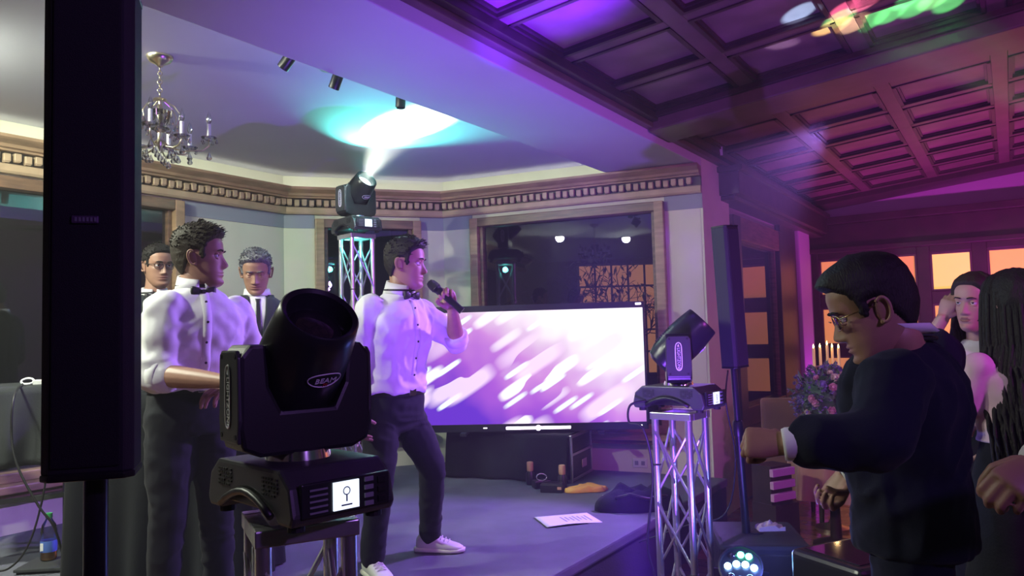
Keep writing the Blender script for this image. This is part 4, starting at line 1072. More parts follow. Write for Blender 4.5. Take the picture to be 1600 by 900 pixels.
fol.build('foliage', 'leaf_pale', fa, fo_)
lil = MB()
for _ in range(330):
    q = rdir(-.6); p = fcn+q*Rf*rn.uniform(.82, 1.08)*np.array([1.05, 1.05, 1.0])
    for k in range(4):
        a_ = q+np.array([rn.gauss(0, .7), rn.gauss(0, .7), rn.gauss(0, .7)]); a_ /= np.linalg.norm(a_); leafq(lil, p, a_, rn.uniform(.018, .03), .009)
lil.build('lilac_blossom', 'petal_lilac', fa, fo_)['kind'] = 'stuff'
def rose(p, q, r_, m):
    mb = MB(); s_ = np.cross(q, [.2, .9, .4]); s_ /= np.linalg.norm(s_); t_ = np.cross(q, s_)
    mb.ell(p, s_*r_*.55, t_*r_*.55, q*r_*.6, 8, 6)
    for ring_, (nr, rad, h_) in enumerate(((3, .45, .55), (5, .75, .35), (6, 1.0, .1))):
        for k in range(nr):
            b = 2*math.pi*k/nr+ring_; o1 = s_*math.cos(b)+t_*math.sin(b); w_ = np.cross(q, o1)*r_*(.5+.15*ring_)
            base_ = p-q*r_*.4; top = p+o1*r_*rad+q*r_*h_
            mid = (base_+top)/2+o1*r_*.3
            mb.add([base_, mid-w_, top-w_*.7, top+q*r_*.12, top+w_*.7, mid+w_], [(0, 1, 2, 3), (0, 3, 4, 5)])
    mb.build('rose', m, fa, fo_)
for (px, py, m, r_) in ((1305, 590, 'petal_cream', .030), (1302, 605, 'petal_pink', .028), (1322, 620, 'petal_cream', .034), (1300, 641, 'petal_pink', .026), (1268, 623, 'petal_pink', .026), (1274, 630, 'petal_pink', .024), (1262, 645, 'petal_cream', .024), (1282, 660, 'petal_cream', .026), (1297, 582, 'petal_cream', .02), (1317, 584, 'petal_cream', .02), (1254, 650, 'petal_pink', .018), (1312, 650, 'petal_lilac', .024), (1285, 600, 'petal_lilac', .026), (1275, 590, 'petal_pink', .02), (1330, 600, 'petal_pink', .026)):
    d_ = ray(px, py); oc = CAM-fcn; a_ = d_@d_; b_ = 2*oc@d_; c_ = oc@oc-(Rf*1.02)**2; disc = b_*b_-4*a_*c_
    if disc < 0: continue
    p = CAM+d_*(-b_-math.sqrt(disc))/(2*a_); q = (p-fcn)/np.linalg.norm(p-fcn); rose(p, q, r_, m)
dC = drop(.06, .012)
for k in range(14):
    an = 2*math.pi*k/14; rr = .10+.04*(k % 2)
    if k == 0: dro = dC.build('crystal_drop', 'crystal', fa); ob = dro
    else: ob = clone(dro, fa)
    ob.location = tuple(np.array([FT[0]+rr*math.cos(an), FT[1]+rr*math.sin(an), fcn[2]-Rf*.8-.03*(k % 3)])-fo_)
for k in range(18):
    ob = clone(dro, fa); ob.location = tuple(np.array([FT[0]-.06+.05*(k % 3), FT[1]-.32, .74-.03*k])-fo_) if k < 12 else tuple(np.array([FT[0]+.06, FT[1]-.32, .66-.03*(k-12)])-fo_)
# candelabrum with five lit candles behind the flowers
cc = at(1290, 600, 6.05)
ca_ = empty('candelabrum', (cc[0], cc[1], 0), 0, 'brass candelabrum with five burning candles behind the flowers', 'candelabrum'); co_ = np.array(ca_.location)
MB().lathe([(.13, 0), (.13, .02), (.03, .05), (.012, .1), (.012, 1.16), (.02, 1.18)], (cc[0], cc[1], 0), n=18).build('stand', 'brass', ca_, co_, smooth=True)
tops = [(1271, 541, 40), (1281, 540, 40), (1292, 536, 46), (1300, 540, 34), (1310, 541, 26)]
MB().bar(at(1268, 573, 6.05), at(1313, 571, 6.05), .02, .012).build('crossbar', 'brass', ca_, co_)
for i, (px, py, L) in enumerate(tops):
    t_ = at(px, py+3, 6.0+.03*(i % 2)); b_ = t_.copy(); b_[2] = at(px, 572, 6.05)[2]
    cd = MB().cyl(b_-ZA*.02, t_, .011, .010, n=12).build('candle', 'candle_wax', ca_, co_, smooth=True)
    MB().lathe([(.016, -.03), (.02, -.02), (.013, .0)], b_, n=12).build('candle_cup', 'brass', ca_, co_, smooth=True)
    MB().lathe([(.002, 0), (.007, .008), (.006, .016), (.002, .028), (0, .034)], t_, n=8).build('flame', 'flame', cd, co_, smooth='all')
    if i == 2: point('candle_glow', t_+ZA*.05, (1, .6, .25), 1.2, .02)
# striped box by the wainscot
sb = at(1210, 755, 5.2)
r = empty('striped_box', (sb[0], sb[1], 0), math.radians(30), 'box of pale stacked slats standing on the floor behind the subwoofer', 'box')
bz = sb[2]-.12
MB().box((0, 0, max(.1, bz)/2), (.22, .2, max(.1, bz))).build('plinth', 'dark_wood', r)
MB().box((0, .02, bz+.12), (.2, .16, .25)).build('body', 'dark_wood', r)
for k in range(3): MB().box((0, -.07, bz+.045+k*.08), (.21, .03, .05)).build('slat', 'striped_pale', r, bevel=.004)
# dark glossy case at the bottom of the frame and pale chair leg
gcp = at(1360, 900, 2.9)
r = empty('glossy_case', (gcp[0], gcp[1]+.1, 0), math.radians(25), 'glossy black equipment case standing on the floor in front of the suited man', 'case')
gz = gcp[2]+.06
MB().box((0, 0, gz/2), (.36, .34, gz)).build('body', 'black_satin', r, bevel=.03, bseg=4)
MB().box((0, 0, gz+.001), (.28, .26, .006)).build('lid_panel', 'lens_glass', r, bevel=.002)
# ================================================================== PEOPLE
def nz(v): v = np.array(v, float); return v/(np.linalg.norm(v)+1e-12)
def hash3(i, j, k): 
    h = (i*374761393 + j*668265263 + k*2147483647) & 0x7fffffff; h = ((h ^ (h >> 13))*1274126177) & 0x7fffffff
    return ((h ^ (h >> 16)) & 0xffff)/65535.0
def vnoise(P):
    P = np.asarray(P, float); I = np.floor(P).astype(np.int64); Fr = P-I; Fr = Fr*Fr*(3-2*Fr); r = 0
    for a in (0, 1):
        for b in (0, 1):
            for c in (0, 1):
                w_ = (Fr[:, 0] if a else 1-Fr[:, 0])*(Fr[:, 1] if b else 1-Fr[:, 1])*(Fr[:, 2] if c else 1-Fr[:, 2])
                r = r+w_*hash3(I[:, 0]+a, I[:, 1]+b, I[:, 2]+c)
    return r*2-1
def fuse(mb, voxel, smooth=6, lam=.5):
    me = bpy.data.meshes.new('tmp'); me.from_pydata(mb.v, [], mb.f)
    bm = bmesh.new(); bm.from_mesh(me); bmesh.ops.recalc_face_normals(bm, faces=bm.faces[:]); bm.to_mesh(me); bm.free()
    o = bpy.data.objects.new('tmp', me); COL.objects.link(o)
    m = o.modifiers.new('r', 'REMESH'); m.mode = 'VOXEL'; m.voxel_size = voxel
    if smooth: s_ = o.modifiers.new('s', 'SMOOTH'); s_.iterations = smooth; s_.factor = lam
    dg = bpy.context.evaluated_depsgraph_get(); e = o.evaluated_get(dg); em = e.to_mesh()
    n_ = len(em.vertices); V_ = np.empty(n_*3); em.vertices.foreach_get('co', V_); V_ = V_.reshape(-1, 3)
    Nn = np.empty(n_*3); em.vertices.foreach_get('normal', Nn); Nn = Nn.reshape(-1, 3)
    F_ = [tuple(p.vertices) for p in em.polygons]
    e.to_mesh_clear(); bpy.data.objects.remove(o); bpy.data.meshes.remove(me)
    return V_, Nn, F_
def wrinkle(V_, Nn, amp, seed=0, sc=(9, 9, 14), sc2=28):
    q = V_*np.array(sc)+seed*7.3
    a = 1-np.abs(vnoise(q+1.5*vnoise(q*.5)[:, None])); b = vnoise(V_*sc2+seed)
    return V_ + Nn*((a-.55)*amp+b*amp*.22)[:, None]
def raw(V_, F_): 
    m = MB(); m.v = [tuple(p) for p in V_]; m.f = F_; m.m = [0]*len(F_); return m
def limb(mb, pts, rads, n=14, up=None):
    """tapered chain with rounded joints"""
    P = [np.array(p, float) for p in pts]
    for i in range(len(P)-1):
        mb.cyl(P[i], P[i+1], rads[i], rads[i+1], n)
    for p, r in zip(P, rads): mb.sph(p, r*.995, 12, 8)
    return mb

# ------------------------------------------------------------------ head
ZT = np.linspace(-.132, .118, 84)
def head_grid(female=False, jaw=1.0):
    fz = [-.132, -.126, -.116, -.104, -.09, -.078, -.066, -.055, -.04, -.02, .0, .015, .03, .055, .08, .10, .112, .118]
    fy = [.040, .068, .080, .0835, .0815, .083, .0845, .084, .083, .082, .082, .088, .0905, .089, .078, .056, .030, .0]
    by = [.010, -.005, -.018, -.030, -.045, -.058, -.066, -.073, -.083, -.094, -.099, -.1, -.1, -.097, -.085, -.062, -.034, -.002]
    wx = [.016, .030, .040, .049, .056, .060, .0635, .066, .069, .0715, .073, .074, .0745, .0735, .066, .050, .030, .002]
    f = np.interp(ZT, fz, fy); b = np.interp(ZT, fz, by); w_ = np.interp(ZT, fz, wx)
    k = np.ones(5)/5
    sm = lambda a: np.concatenate([a[:2], np.convolve(a, k, 'valid'), a[-2:]])
    return sm(f), sm(b), sm(w_)*(np.interp(ZT, [-.132, -.06, 0, .118], [.74, .88, .95, .97]) if female else 1)
def build_head(NT=84, female=False, mouth_open=0):
    f, b, w_ = head_grid(female); th = np.arange(NT)*2*math.pi/NT; V_ = []
    for z, ff_, bb, ww in zip(ZT, f, b, w_):
        cy = (ff_+bb)/2; hy = (ff_-bb)/2; c, s = np.cos(th), np.sin(th); e = 2/2.25
        x = np.sign(c)*np.abs(c)**e*ww; y = cy+np.sign(s)*np.abs(s)**e*hy
        V_.append(np.stack([x, y, np.full(NT, z)], 1))
    V_ = np.concatenate(V_); x, y, z = V_.T; front = np.clip((y-.02)/.04, 0, 1)
    g = lambda x0, sx, z0, sz: np.exp(-((np.abs(x)-x0)/sx)**2-((z-z0)/sz)**2)
    nose = np.interp(z, [-.056, -.052, -.046, -.040, -.032, -.015, .0, .012], [0, .012, .022, .026, .0235, .0145, .007, 0])*(.88 if female else 1)
    nw = np.interp(z, [-.056, -.045, -.02, .01], [.013, .0125, .0085, .007])
    dy = nose*np.exp(-(x/nw)**2) + .008*g(.013, .007, -.046, .007)
    dy += -.010*g(.031, .016, .001, .011) + .0045*g(.028, .022, .021, .007)*(0.5 if female else 1)
    dy += .0055*np.exp(-(x/.021)**2)*(np.exp(-((z+.0675)/.0045)**2)+1.1*np.exp(-((z+.079)/.005)**2)) - .005*np.exp(-(x/.022)**2)*np.exp(-((z+.073)/.0022)**2)
    dy += .006*np.exp(-(x/.02)**2-((z+.108)/.013)**2) - .003*np.exp(-(x/.025)**2-((z+.092)/.006)**2)
    dy += .004*g(.046, .016, -.022, .016)
    V_[:, 1] += dy*front; V_[:, 0] += np.sign(x)*.003*g(.062, .03, -.022, .018)*front
    n_ = len(ZT); F_ = [(j*NT+i, j*NT+(i+1) % NT, (j+1)*NT+(i+1) % NT, (j+1)*NT+i) for j in range(n_-1) for i in range(NT)]
    F_ += [tuple(range(NT-1, -1, -1)), tuple(range((n_-1)*NT, n_*NT))]
    # lips material
    mi = []
    for q in F_:
        c = V_[list(q)].mean(0); mi.append(1 if (len(q) == 4 and c[1] > .06 and abs(c[0]) < .023*(1-abs(c[2]+.073)/.02) and -.0845 < c[2] < -.0635) else 0)
    return V_, F_, mi
def hairline(y, style):
    if style == 'short': return np.interp(y, [-.12, -.06, -.035, -.012, .012, .018, .034, .042, .07, .10], [-.082, -.075, -.03, .026, .024, -.012, -.012, .048, .072, .080])
    if style == 'receding': return np.interp(y, [-.12, -.06, -.035, -.012, .012, .018, .034, .042, .07, .10], [-.075, -.07, -.02, .026, .024, -.01, -.01, .05, .076, .076])
    return np.interp(y, [-.12, -.03, -.0, .02, .045, .075, .10], [-.13, -.13, -.11, -.05, .035, .078, .09])
def build_hair(style, thick, top, seed, NT=84, tuft=0, fwd=0.0, rough=.55):
    f, b, w_ = head_grid(); th = np.arange(NT)*2*math.pi/NT
    V_ = []; ZS = np.concatenate([ZT[16:], [.1195]]); f = np.concatenate([f[16:], [.0]]); b = np.concatenate([b[16:], [-.001]]); w_ = np.concatenate([w_[16:], [.0015]])
    for z, ff_, bb, ww in zip(ZS, f, b, w_):
        cy = (ff_+bb)/2; hy = (ff_-bb)/2; c, s = np.cos(th), np.sin(th); e = 2/2.25
        V_.append(np.stack([np.sign(c)*np.abs(c)**e*ww, cy+np.sign(s)*np.abs(s)**e*hy, np.full(NT, z)], 1))
    V_ = np.concatenate(V_); hl = hairline(V_[:, 1], style)
    m_ = np.clip((V_[:, 2]-hl)/.010+.5, 0, 1); m_ = m_*m_*(3-2*m_)
    up_ = np.clip((V_[:, 2]-.0)/.09, 0, 1)
    t_ = thick+(top-thick)*up_**1.3
    q = V_*np.array([60, 45, 45])+seed*3.1
    t_ = t_*(1+rough*(.28*vnoise(q)+.2*vnoise(V_*110+seed)))
    N_ = V_-np.array([0, -.005, -.01]); N_ /= np.linalg.norm(N_, axis=1)[:, None]
    V2 = V_ + N_*(m_*t_-(1-m_)*.007)[:, None]
    V2[:, 1] += fwd*up_*m_*np.clip(V_[:, 1]/.08, 0, 1)
    n_ = len(ZS); F_ = [(j*NT+i, j*NT+(i+1) % NT, (j+1)*NT+(i+1) % NT, (j+1)*NT+i) for j in range(n_-1) for i in range(NT)]
    F_ += [tuple(range(NT-1, -1, -1)), tuple(range((n_-1)*NT, n_*NT))]
    mb = MB(); mb.add(V2, F_)
    rn_ = np.random.RandomState(seed)
    if tuft:
        cand = np.where((m_ > .95) & (V_[:, 2] > .03))[0]
        for i in rn_.choice(cand, tuft):
            p = V2[i]-N_[i]*.004; d_ = nz(N_[i]*.8+np.array([rn_.normal(0, .3), .55+rn_.normal(0, .35), .25])); L = rn_.uniform(.010, .021)
            mb.tube([p, p+d_*L*.6, p+d_*L+np.array([0, L*.35, -L*.2])], [.0026, .0022, .0005], 5)
    return mb
def ear(mb, side, mi=0):
    c = np.array([side*.0735, -.012, -.008]); X = nz([side*.35, .12, 0]); Y = nz([side*-.12, .95, .15]); Zr = nz([side*.18, -.18, 1])
    mb.ell(c+X*.004, Y*.017, Zr*.030, nz(np.cross(Y, Zr))*.006, 14, 8, mi)
    pts = [c+X*.011+nz([side, -.3, 0])*.004+Y*(.016*math.cos(a))*-1+Zr*(.029*math.sin(a)) for a in np.linspace(-1.9, 2.4, 16)]
    mb.tube(pts, [.0045]*16, 6, mi)
    mb.sph(c+X*.006+Zr*-.027+Y*.004, .0075, 8, 6, mi)

# ------------------------------------------------------------------ hands
def hand(mb, wrist, d, n, t, curls, s=1.0, thumb=(.35, .5, .4), spread=.06):
    """d: towards the knuckles, n: where the palm faces, t: towards the thumb"""
    d = nz(d); n = nz(np.array(n)-d*np.dot(n, d)); t_ = np.cross(d, n); t = t_ if np.dot(t_, t) > 0 else -t_
    w0 = np.array(wrist, float)
    mb.ring([(w0-d*.01*s, t*.026*s, n*.020*s), (w0+d*.02*s, t*.030*s, n*.019*s), (w0+d*.055*s, t*.040*s, n*.0165*s), (w0+d*.085*s, t*.041*s, n*.0145*s), (w0+d*.096*s, t*.036*s, n*.011*s)], 16)
    mb.ell(w0+d*.04*s+t*.022*s+n*.010*s, d*.032*s, t*.017*s, n*.014*s, 12, 8)
    offs = (.030, .0105, -.0105, -.030); lens = ((.043, .026, .021), (.047, .030, .023), (.043, .028, .022), (.034, .021, .019)); rr = (.0092, .0095, .0090, .0080)
    for k in range(4):
        p = w0+d*(.090-(.004 if k == 0 else .010 if k == 3 else 0))*s+t*offs[k]*s; dirv = nz(d+t*spread*(1.5-k)); nn = n; pts = [p-dirv*.015*s, p]; cu = curls[k] if hasattr(curls[0], '__len__') else curls
        ang = 0
        for L, c in zip(lens[k], cu):
            ang += c; v_ = dirv*math.cos(ang)+nn*math.sin(ang); p = p+v_*L*s; pts.append(p)
        r0 = rr[k]*s; limb(mb, pts, [r0*1.02, r0*1.05, r0, r0*.93, r0*.82], 10)
    p = w0+d*.028*s+t*.030*s+n*.008*s; base_d = nz(d*.62+t*.72+n*.25); pts = [p-base_d*.012*s, p]; ang = 0
    tow = nz(n*.75-t*.55)
    for L, c in zip((.040, .032, .026), thumb):
        ang += c; v_ = nz(base_d*math.cos(ang)+(tow+d*.2)*math.sin(ang)); p = p+v_*L*s; pts.append(p)
    limb(mb, pts, [.013*s, .0125*s, .0115*s, .0105*s, .009*s], 10)
FIST = (1.35, 1.55, 1.0); RELAX = (.35, .55, .35); GRIP = (1.0, 1.25, .8); OPEN = (.12, .2, .15)

# ------------------------------------------------------------------ clothing patches on a garment surface
def wrap_patch(bvh, O, X, Y, Fd, left, right, off, nu=6, nv=14, th=.003):
    """left/right: polylines of (x, z) in the chest plane (O, X, Z=Y up); rays run along -Fd onto the garment"""
    left = np.array(left, float); right = np.array(right, float); tl = np.linspace(0, 1, len(left)); tr_ = np.linspace(0, 1, len(right))
    G = []
    for j in range(nv+1):
        t_ = j/nv; l = np.array([np.interp(t_, tl, left[:, k]) for k in (0, 1)]); r_ = np.array([np.interp(t_, tr_, right[:, k]) for k in (0, 1)])
        for i in range(nu+1):
            q = l+(r_-l)*i/nu; p = O+X*q[0]+Y*q[1]; h = bvh.ray_cast(Vector(p+Fd*.6), Vector(-Fd))
            G.append((np.array(h[0])+Fd*off) if h[0] is not None else None)
    last = None
    for i, g in enumerate(G):
        if g is None: G[i] = last if last is not None else O+Fd*.1
        else: last = G[i]
    k = nu+1; F_ = [(j*k+i, j*k+i+1, (j+1)*k+i+1, (j+1)*k+i) for j in range(nv) for i in range(nu)]
    n_ = len(G); V_ = G+[g-Fd*(th+off*.9) for g in G]
    F2 = F_+[tuple(n_+q for q in reversed(f_)) for f_ in F_]
    rim = [i for i in range(k)]+[(j*k+k-1) for j in range(1, nv+1)]+[nv*k+i for i in range(k-2, -1, -1)]+[j*k for j in range(nv-1, 0, -1)]
    F2 += [(rim[i], rim[(i+1) % len(rim)], n_+rim[(i+1) % len(rim)], n_+rim[i]) for i in range(len(rim))]
    m = MB(); m.add(V_, F2); return m

def eul(yaw, pitch=0, roll=0):
    """head axes from heading (deg, 0 = +x) / pitch up / roll"""
    y = math.radians(yaw); p = math.radians(pitch); fw = np.array([math.cos(y)*math.cos(p), math.sin(y)*math.cos(p), math.sin(p)])
    rt = np.array([math.sin(y), -math.cos(y), 0]); up = np.cross(rt, fw); r = math.radians(roll)
    return rt*math.cos(r)+up*math.sin(r), fw, up*math.cos(r)-rt*math.sin(r)

def person(label, S):
    """S: joints in world space (see below)"""
    base = np.array(S['base'], float)
    X, Yf, Zu = eul(*S['head_dir']); hc = np.array(S['head'], float); hs = S.get('hs', 1.0); fem = S.get('female', False)
    H_ = lambda p: hc+hs*(np.outer(np.atleast_2d(p)[:, 0], X)+np.outer(np.atleast_2d(p)[:, 1], Yf)+np.outer(np.atleast_2d(p)[:, 2], Zu))
    h1 = lambda x, y, z: H_([[x, y, z]])[0]
    skin = S.get('skin', 'skin')
    body = MB()
    V_, F_, mi = build_head(female=fem); o_ = len(body.v); body.v.extend([tuple(p) for p in H_(V_)]); body.f.extend([tuple(i+o_ for i in q) for q in F_]); body.m.extend(mi)
    tmp = MB(); ear(tmp, 1); ear(tmp, -1); body.add(H_(np.array(tmp.v)), tmp.f, 0)
    for sx in (-1, 1):
        c = np.array([sx*.031, .0675, .001]); body.add(*(lambda m: (H_(np.array(m.v)), m.f))(MB().sph(c, .0122)), 0 if S.get('lid', 0) >= .9 else 2)
        if S.get('lid', 0) < .9: body.add(*(lambda m: (H_(np.array(m.v)), m.f))(MB().ell(c+np.array([0, .0085, S.get('gaze', 0)]), (.0066, 0, 0), (0, 0, .0066), (0, .0045, 0), 12, 6)), 3)
        lid = MB(); lz = S.get('lid', .45)       # upper lid shell
        lid.ell(c+np.array([0, .0006, .0125-lz*.012]), (.0142, 0, 0), (0, .0132, 0), (0, 0, .0085), 14, 8); body.add(H_(np.array(lid.v)), lid.f, 0)
        lid = MB(); lid.ell(c+np.array([0, -.0004, -.0125]), (.0138, 0, 0), (0, .0125, 0), (0, 0, .006), 14, 8); body.add(H_(np.array(lid.v)), lid.f, 0)
    neck = np.array(S['neck'], float); chest = np.array(S['chest'], float); pel = np.array(S['pelvis'], float)
    rc = nz(S['rc']); rp = nz(S['rp']); upc = nz(neck-chest); fc_ = nz(np.cross(upc, rc)); upp = nz(chest-pel); fp = nz(np.cross(upp, rp))
    nr = .056*hs*(.84 if fem else 1)
    body.tube([h1(0, -.028, -.03), h1(0, -.022, -.09), (h1(0, -.02, -.13)+neck)/2, neck-upc*.05], [nr*.95, nr*.98, nr, nr*1.12], 18)
    # hidden torso and limbs, one fused surface
    b2 = MB(); sw_ = S.get('shw', .185)
    shR = np.array(S['shR']); shL = np.array(S['shL'])
    def torso(mb, grow=0, z_low=0.0, k_w=1.0, belly=0.0):
        fs = [(pel-upp*z_low, rp*(.165*k_w+grow), fp*(.118*k_w+grow)), (pel+(chest-pel)*.2, rp*(.158*k_w+grow), fp*(.115*k_w+grow)), (pel+(chest-pel)*.5+fp*belly, rp*(.148*k_w+grow), fp*(.108*k_w+grow+belly)),
              (pel+(chest-pel)*.8, rp*.5*(.160*k_w+grow)+rc*.5*(.160*k_w+grow), fc_*(.115*k_w+grow)), (chest+(neck-chest)*.15, rc*(.172*k_w+grow), fc_*(.122*k_w+grow)), (chest+(neck-chest)*.5, rc*(.176*k_w+grow), fc_*(.112*k_w+grow)),
              (chest+(neck-chest)*.72, rc*(.150*k_w+grow), fc_*(.092*k_w+grow)), (chest+(neck-chest)*.88, rc*(.100*k_w+grow), fc_*(.070*k_w+grow)), (neck, rc*(.062+grow*.6), fc_*(.060+grow*.6))]
        if -z_low > np.linalg.norm(chest-pel)*.18: fs.pop(1)
        mb.ring(fs, 28, e=2.3)
    kw = S.get('kw', 1.0)
    torso(b2, -.015, .05, kw)
    arms = {}
    for sd in ('R', 'L'):
        sh = shR if sd == 'R' else shL; el = np.array(S['el'+sd]); wr = np.array(S['wr'+sd]); arms[sd] = (sh, el, wr)
        limb(b2, [sh, el, wr], [.045*kw, .036*kw, .026])
    legs = {}
    if not S.get('skirt') :
        for sd in ('R', 'L'):
            hp = np.array(S['hip'+sd]); kn = np.array(S['kn'+sd]); an = np.array(S['an'+sd]); legs[sd] = (hp, kn, an)
            limb(b2, [hp, kn, an], [.07*kw, .045, .03])
    V_, N_, F_ = fuse(b2, .014, 4); body.add(V_, F_, 0)
    for sd in ('R', 'L'):
        hd_ = S.get('hand'+sd)
        if hd_ is None: continue
        hb = MB(); sh, el, wr = arms[sd]; d_, n_, t_, cu = hd_[:4]; kwgs = hd_[4] if len(hd_) > 4 else {}
        hand(hb, wr, d_, n_, t_, cu, S.get('hands', 1.0), **kwgs)
        fa_ = nz(wr-el); hb.tube([el+(wr-el)*.02, el+(wr-el)*.3, el+(wr-el)*.7, wr, wr+nz(d_)*.012], [.041*kw, .043*kw, .034*kw, .027, .025], 14)
        V_, N_, F_ = fuse(hb, .0042, 4); body.add(V_, F_, 0)
    po = body.build('person', [skin, 'lips', 'eye_white', 'iris'], None, base, smooth='all'); tag(po, label, 'person')
    if S.get('group'): po['group'] = S['group']
    def ch(mb, nm, m, sm='all', **k): return mb.build(nm, m, po, base, smooth=sm, **k)
    # hair
    hst = S['hair']; hb = build_hair(*hst['args'], **hst.get('kw', {})); hb.v = [tuple(p) for p in H_(np.array(hb.v))]
    ch(hb, 'hair', hst['mat'])
    eb = MB()
    for sx in (-1, 1):
        pts = [np.array([sx*q, yy, zz]) for q, yy, zz in ((.013, .0915, .0185), (.024, .0935, .0215), (.036, .0895, .0225), (.047, .079, .0185))]
        eb.tube(H_(np.array(pts)), [.0028*hs, .0036*hs, .0032*hs, .0016*hs], 6)
    ch(eb, 'eyebrows', hst['mat'])
    # trousers / skirt
    if not S.get('skirt'):
        tr2 = MB(); gw = .012
        tr2.ring([(pel-upp*.10, rp*(.165*kw), fp*(.112*kw)), (pel-upp*.03, rp*(.172*kw), fp*(.125*kw)), (pel+upp*.05, rp*(.166*kw), fp*(.122*kw)), (pel+upp*.115, rp*(.158*kw), fp*(.117*kw))], 28, e=2.3)
        for sd in ('R', 'L'):
            hp, kn, an = legs[sd]
            limb(tr2, [hp, hp+(kn-hp)*.5, kn, kn+(an-kn)*.5, an], [.094*kw, .088*kw, .069*kw, .063*kw, .060])
        V_, N_, F_ = fuse(tr2, .0095, 5); V_ = wrinkle(V_, N_, .010, S.get('seed', 1), (10, 10, 16))
        ch(raw(V_, F_), 'trousers', S.get('trousers', 'black_trousers'))
        if S.get('belt'):
            bl = MB(); c0_ = pel+upp*.10
            th_ = np.linspace(0, 2*math.pi, 41); rx, ry = .163*kw, .121*kw
            inner = []; 
            for dz in (-.017, .017):
                for rr in (0, .006):
                    inner.append([c0_+upp*dz+rp*(rx+rr)*np.sign(math.cos(a))*abs(math.cos(a))**.87+fp*(ry+rr)*np.sign(math.sin(a))*abs(math.sin(a))**.87 for a in th_])
            vv = [p for r_ in (inner[0], inner[1], inner[3], inner[2]) for p in r_]; k = 41
            bl.add(vv, [(a*k+i, a*k+i+1, ((a+1) % 4)*k+i+1, ((a+1) % 4)*k+i) for a in range(4) for i in range(40)]); be = ch(bl, 'belt', 'leather_black', True)
            MB().box(c0_+fp*(ry+.008), (.045, .008, .035), (rp, fp, upp)).build('buckle', 'chrome', be, base, bevel=.002)
        for sd in ('R', 'L'):
            hp, kn, an = legs[sd]; td = nz(np.array(S['toe'+sd])); td[2] = 0; td = nz(td); sd_ = np.cross(td, ZA); ft_ = np.array([an[0], an[1], base[2]+S.get('sole'+sd, 0)])
            sm_ = S.get('shoe', 'leather_black'); so_m = 'shoe_sole' if sm_ == 'shoe_white' else 'rubber'
            q = lambda a, w2, z0, z1: (ft_+td*a+ZA*(z0+z1)/2, sd_*w2, ZA*(z1-z0)/2)
            up2 = MB(); up2.ring([q(-.075, .020, .02, .075), q(-.06, .034, .015, .095), q(-.02, .038, .012, .105), q(.03, .040, .012, .095), q(.07, .044, .012, .072), q(.12, .046, .012, .055), q(.155, .040, .012, .045), q(.18, .022, .014, .034)], 18, e=2.6)
            shoe = ch(up2, 'shoe', sm_)
            sl_ = MB(); sl_.ring([q(-.088, .020, .0, .028), q(-.075, .036, .0, .03), q(-.02, .041, .0, .03), q(.06, .046, .0, .026), q(.12, .049, .0, .024), q(.165, .042, .002, .026), q(.192, .020, .006, .028)], 18, e=3)
            sl_.build('sole', so_m, shoe, base, smooth='all')
            if sm_ == 'shoe_white':
                for k in range(4):
                    a = .045+.02*k; MB().tube([ft_+td*a+sd_*.026+ZA*(.083-.45*(a-.045)), ft_+td*(a+.005)+ZA*(.097-.45*(a-.045)), ft_+td*a-sd_*.026+ZA*(.083-.45*(a-.045))], .0035, 6).build('lace', 'shoe_white', shoe, base)
    else:
        sk = S['skirt']; fl_ = np.array([pel[0], pel[1], base[2]])
        zt = pel[2]+.13
        secs = []
        for k in range(9):
            t_ = k/8; z = zt-(zt-base[2]-sk.get('hem', .1))*t_; hw = np.interp(t_, [0, .18, .4, 1], [.135, .19, .20, sk.get('flare', .26)]); hd = np.interp(t_, [0, .18, .4, 1], [.10, .14, .15, sk.get('flare', .26)*.85])
            secs.append((np.array([pel[0], pel[1], z]), rp*hw, fp*hd))
        m2 = MB().ring(secs, 40); V_, N_, F_ = fuse(m2, .014, 3); V_ = wrinkle(V_, N_, .016, S.get('seed', 1), (14, 14, 1.5)); ch(raw(V_, F_), 'skirt', sk['mat'])
        for sd in (-1, 1):
            ft_ = np.array([pel[0], pel[1], base[2]])+rp*.09*sd; q = lambda a, w2, z0, z1: (ft_+fp*a+ZA*(z0+z1)/2, rp*w2, ZA*(z1-z0)/2)
            ch(MB().ring([q(-.09, .02, .06, .12), q(-.05, .03, .055, .11), q(.03, .034, .03, .07), q(.10, .036, .0, .035), q(.15, .014, .0, .02)], 14), 'shoe', 'leather_black')
    # upper garment
    top = S['top']; tm = top['mat']; g2 = MB(); gw = top.get('grow', .012)
    torso(g2, gw, top.get('low', .06), kw, top.get('belly', 0))
    if top.get('low', 0) > .12:
        lo = top['low']; g2.ring([(pel-upp*lo, rp*(.182*kw+gw+top.get('flare', .01)), fp*(.135*kw+gw+top.get('flare', .01))), (pel-upp*.04, rp*(.172*kw+gw), fp*(.126*kw+gw)), (pel+upp*.05, rp*(.165*kw+gw), fp*(.12*kw+gw))], 28, e=2.3)
    for sd in ('R', 'L'):
        sh, el, wr = arms[sd]; sl = top.get('sleeve'+sd, top.get('sleeve', 1.0)); r0, r1, r2 = top.get('arm', (.066, .056, .045))
        sho = nz(sh-(chest+neck)/2)
        if sl == 0: continue
        if sl <= 1.0:
            e2 = sh+(el-sh)*sl; limb(g2, [sh, sh+(e2-sh)*.5, e2], [r0*kw, (r0+r1)/2*kw, (r0+(r1-r0)*sl)*kw])
        else:
            e2 = el+(wr-el)*(sl-1); limb(g2, [sh, sh+(el-sh)*.5, el, e2], [r0*kw, (r0+r1)/2*kw, r1*kw, (r1+(r2-r1)*(sl-1))*kw])
    V_, N_, F_ = fuse(g2, .0085, 7); V_ = wrinkle(V_, N_, top.get('wr', .011), S.get('seed', 1)+3, top.get('wsc', (11, 11, 9)))
    garment = ch(raw(V_, F_), top['name'], tm)
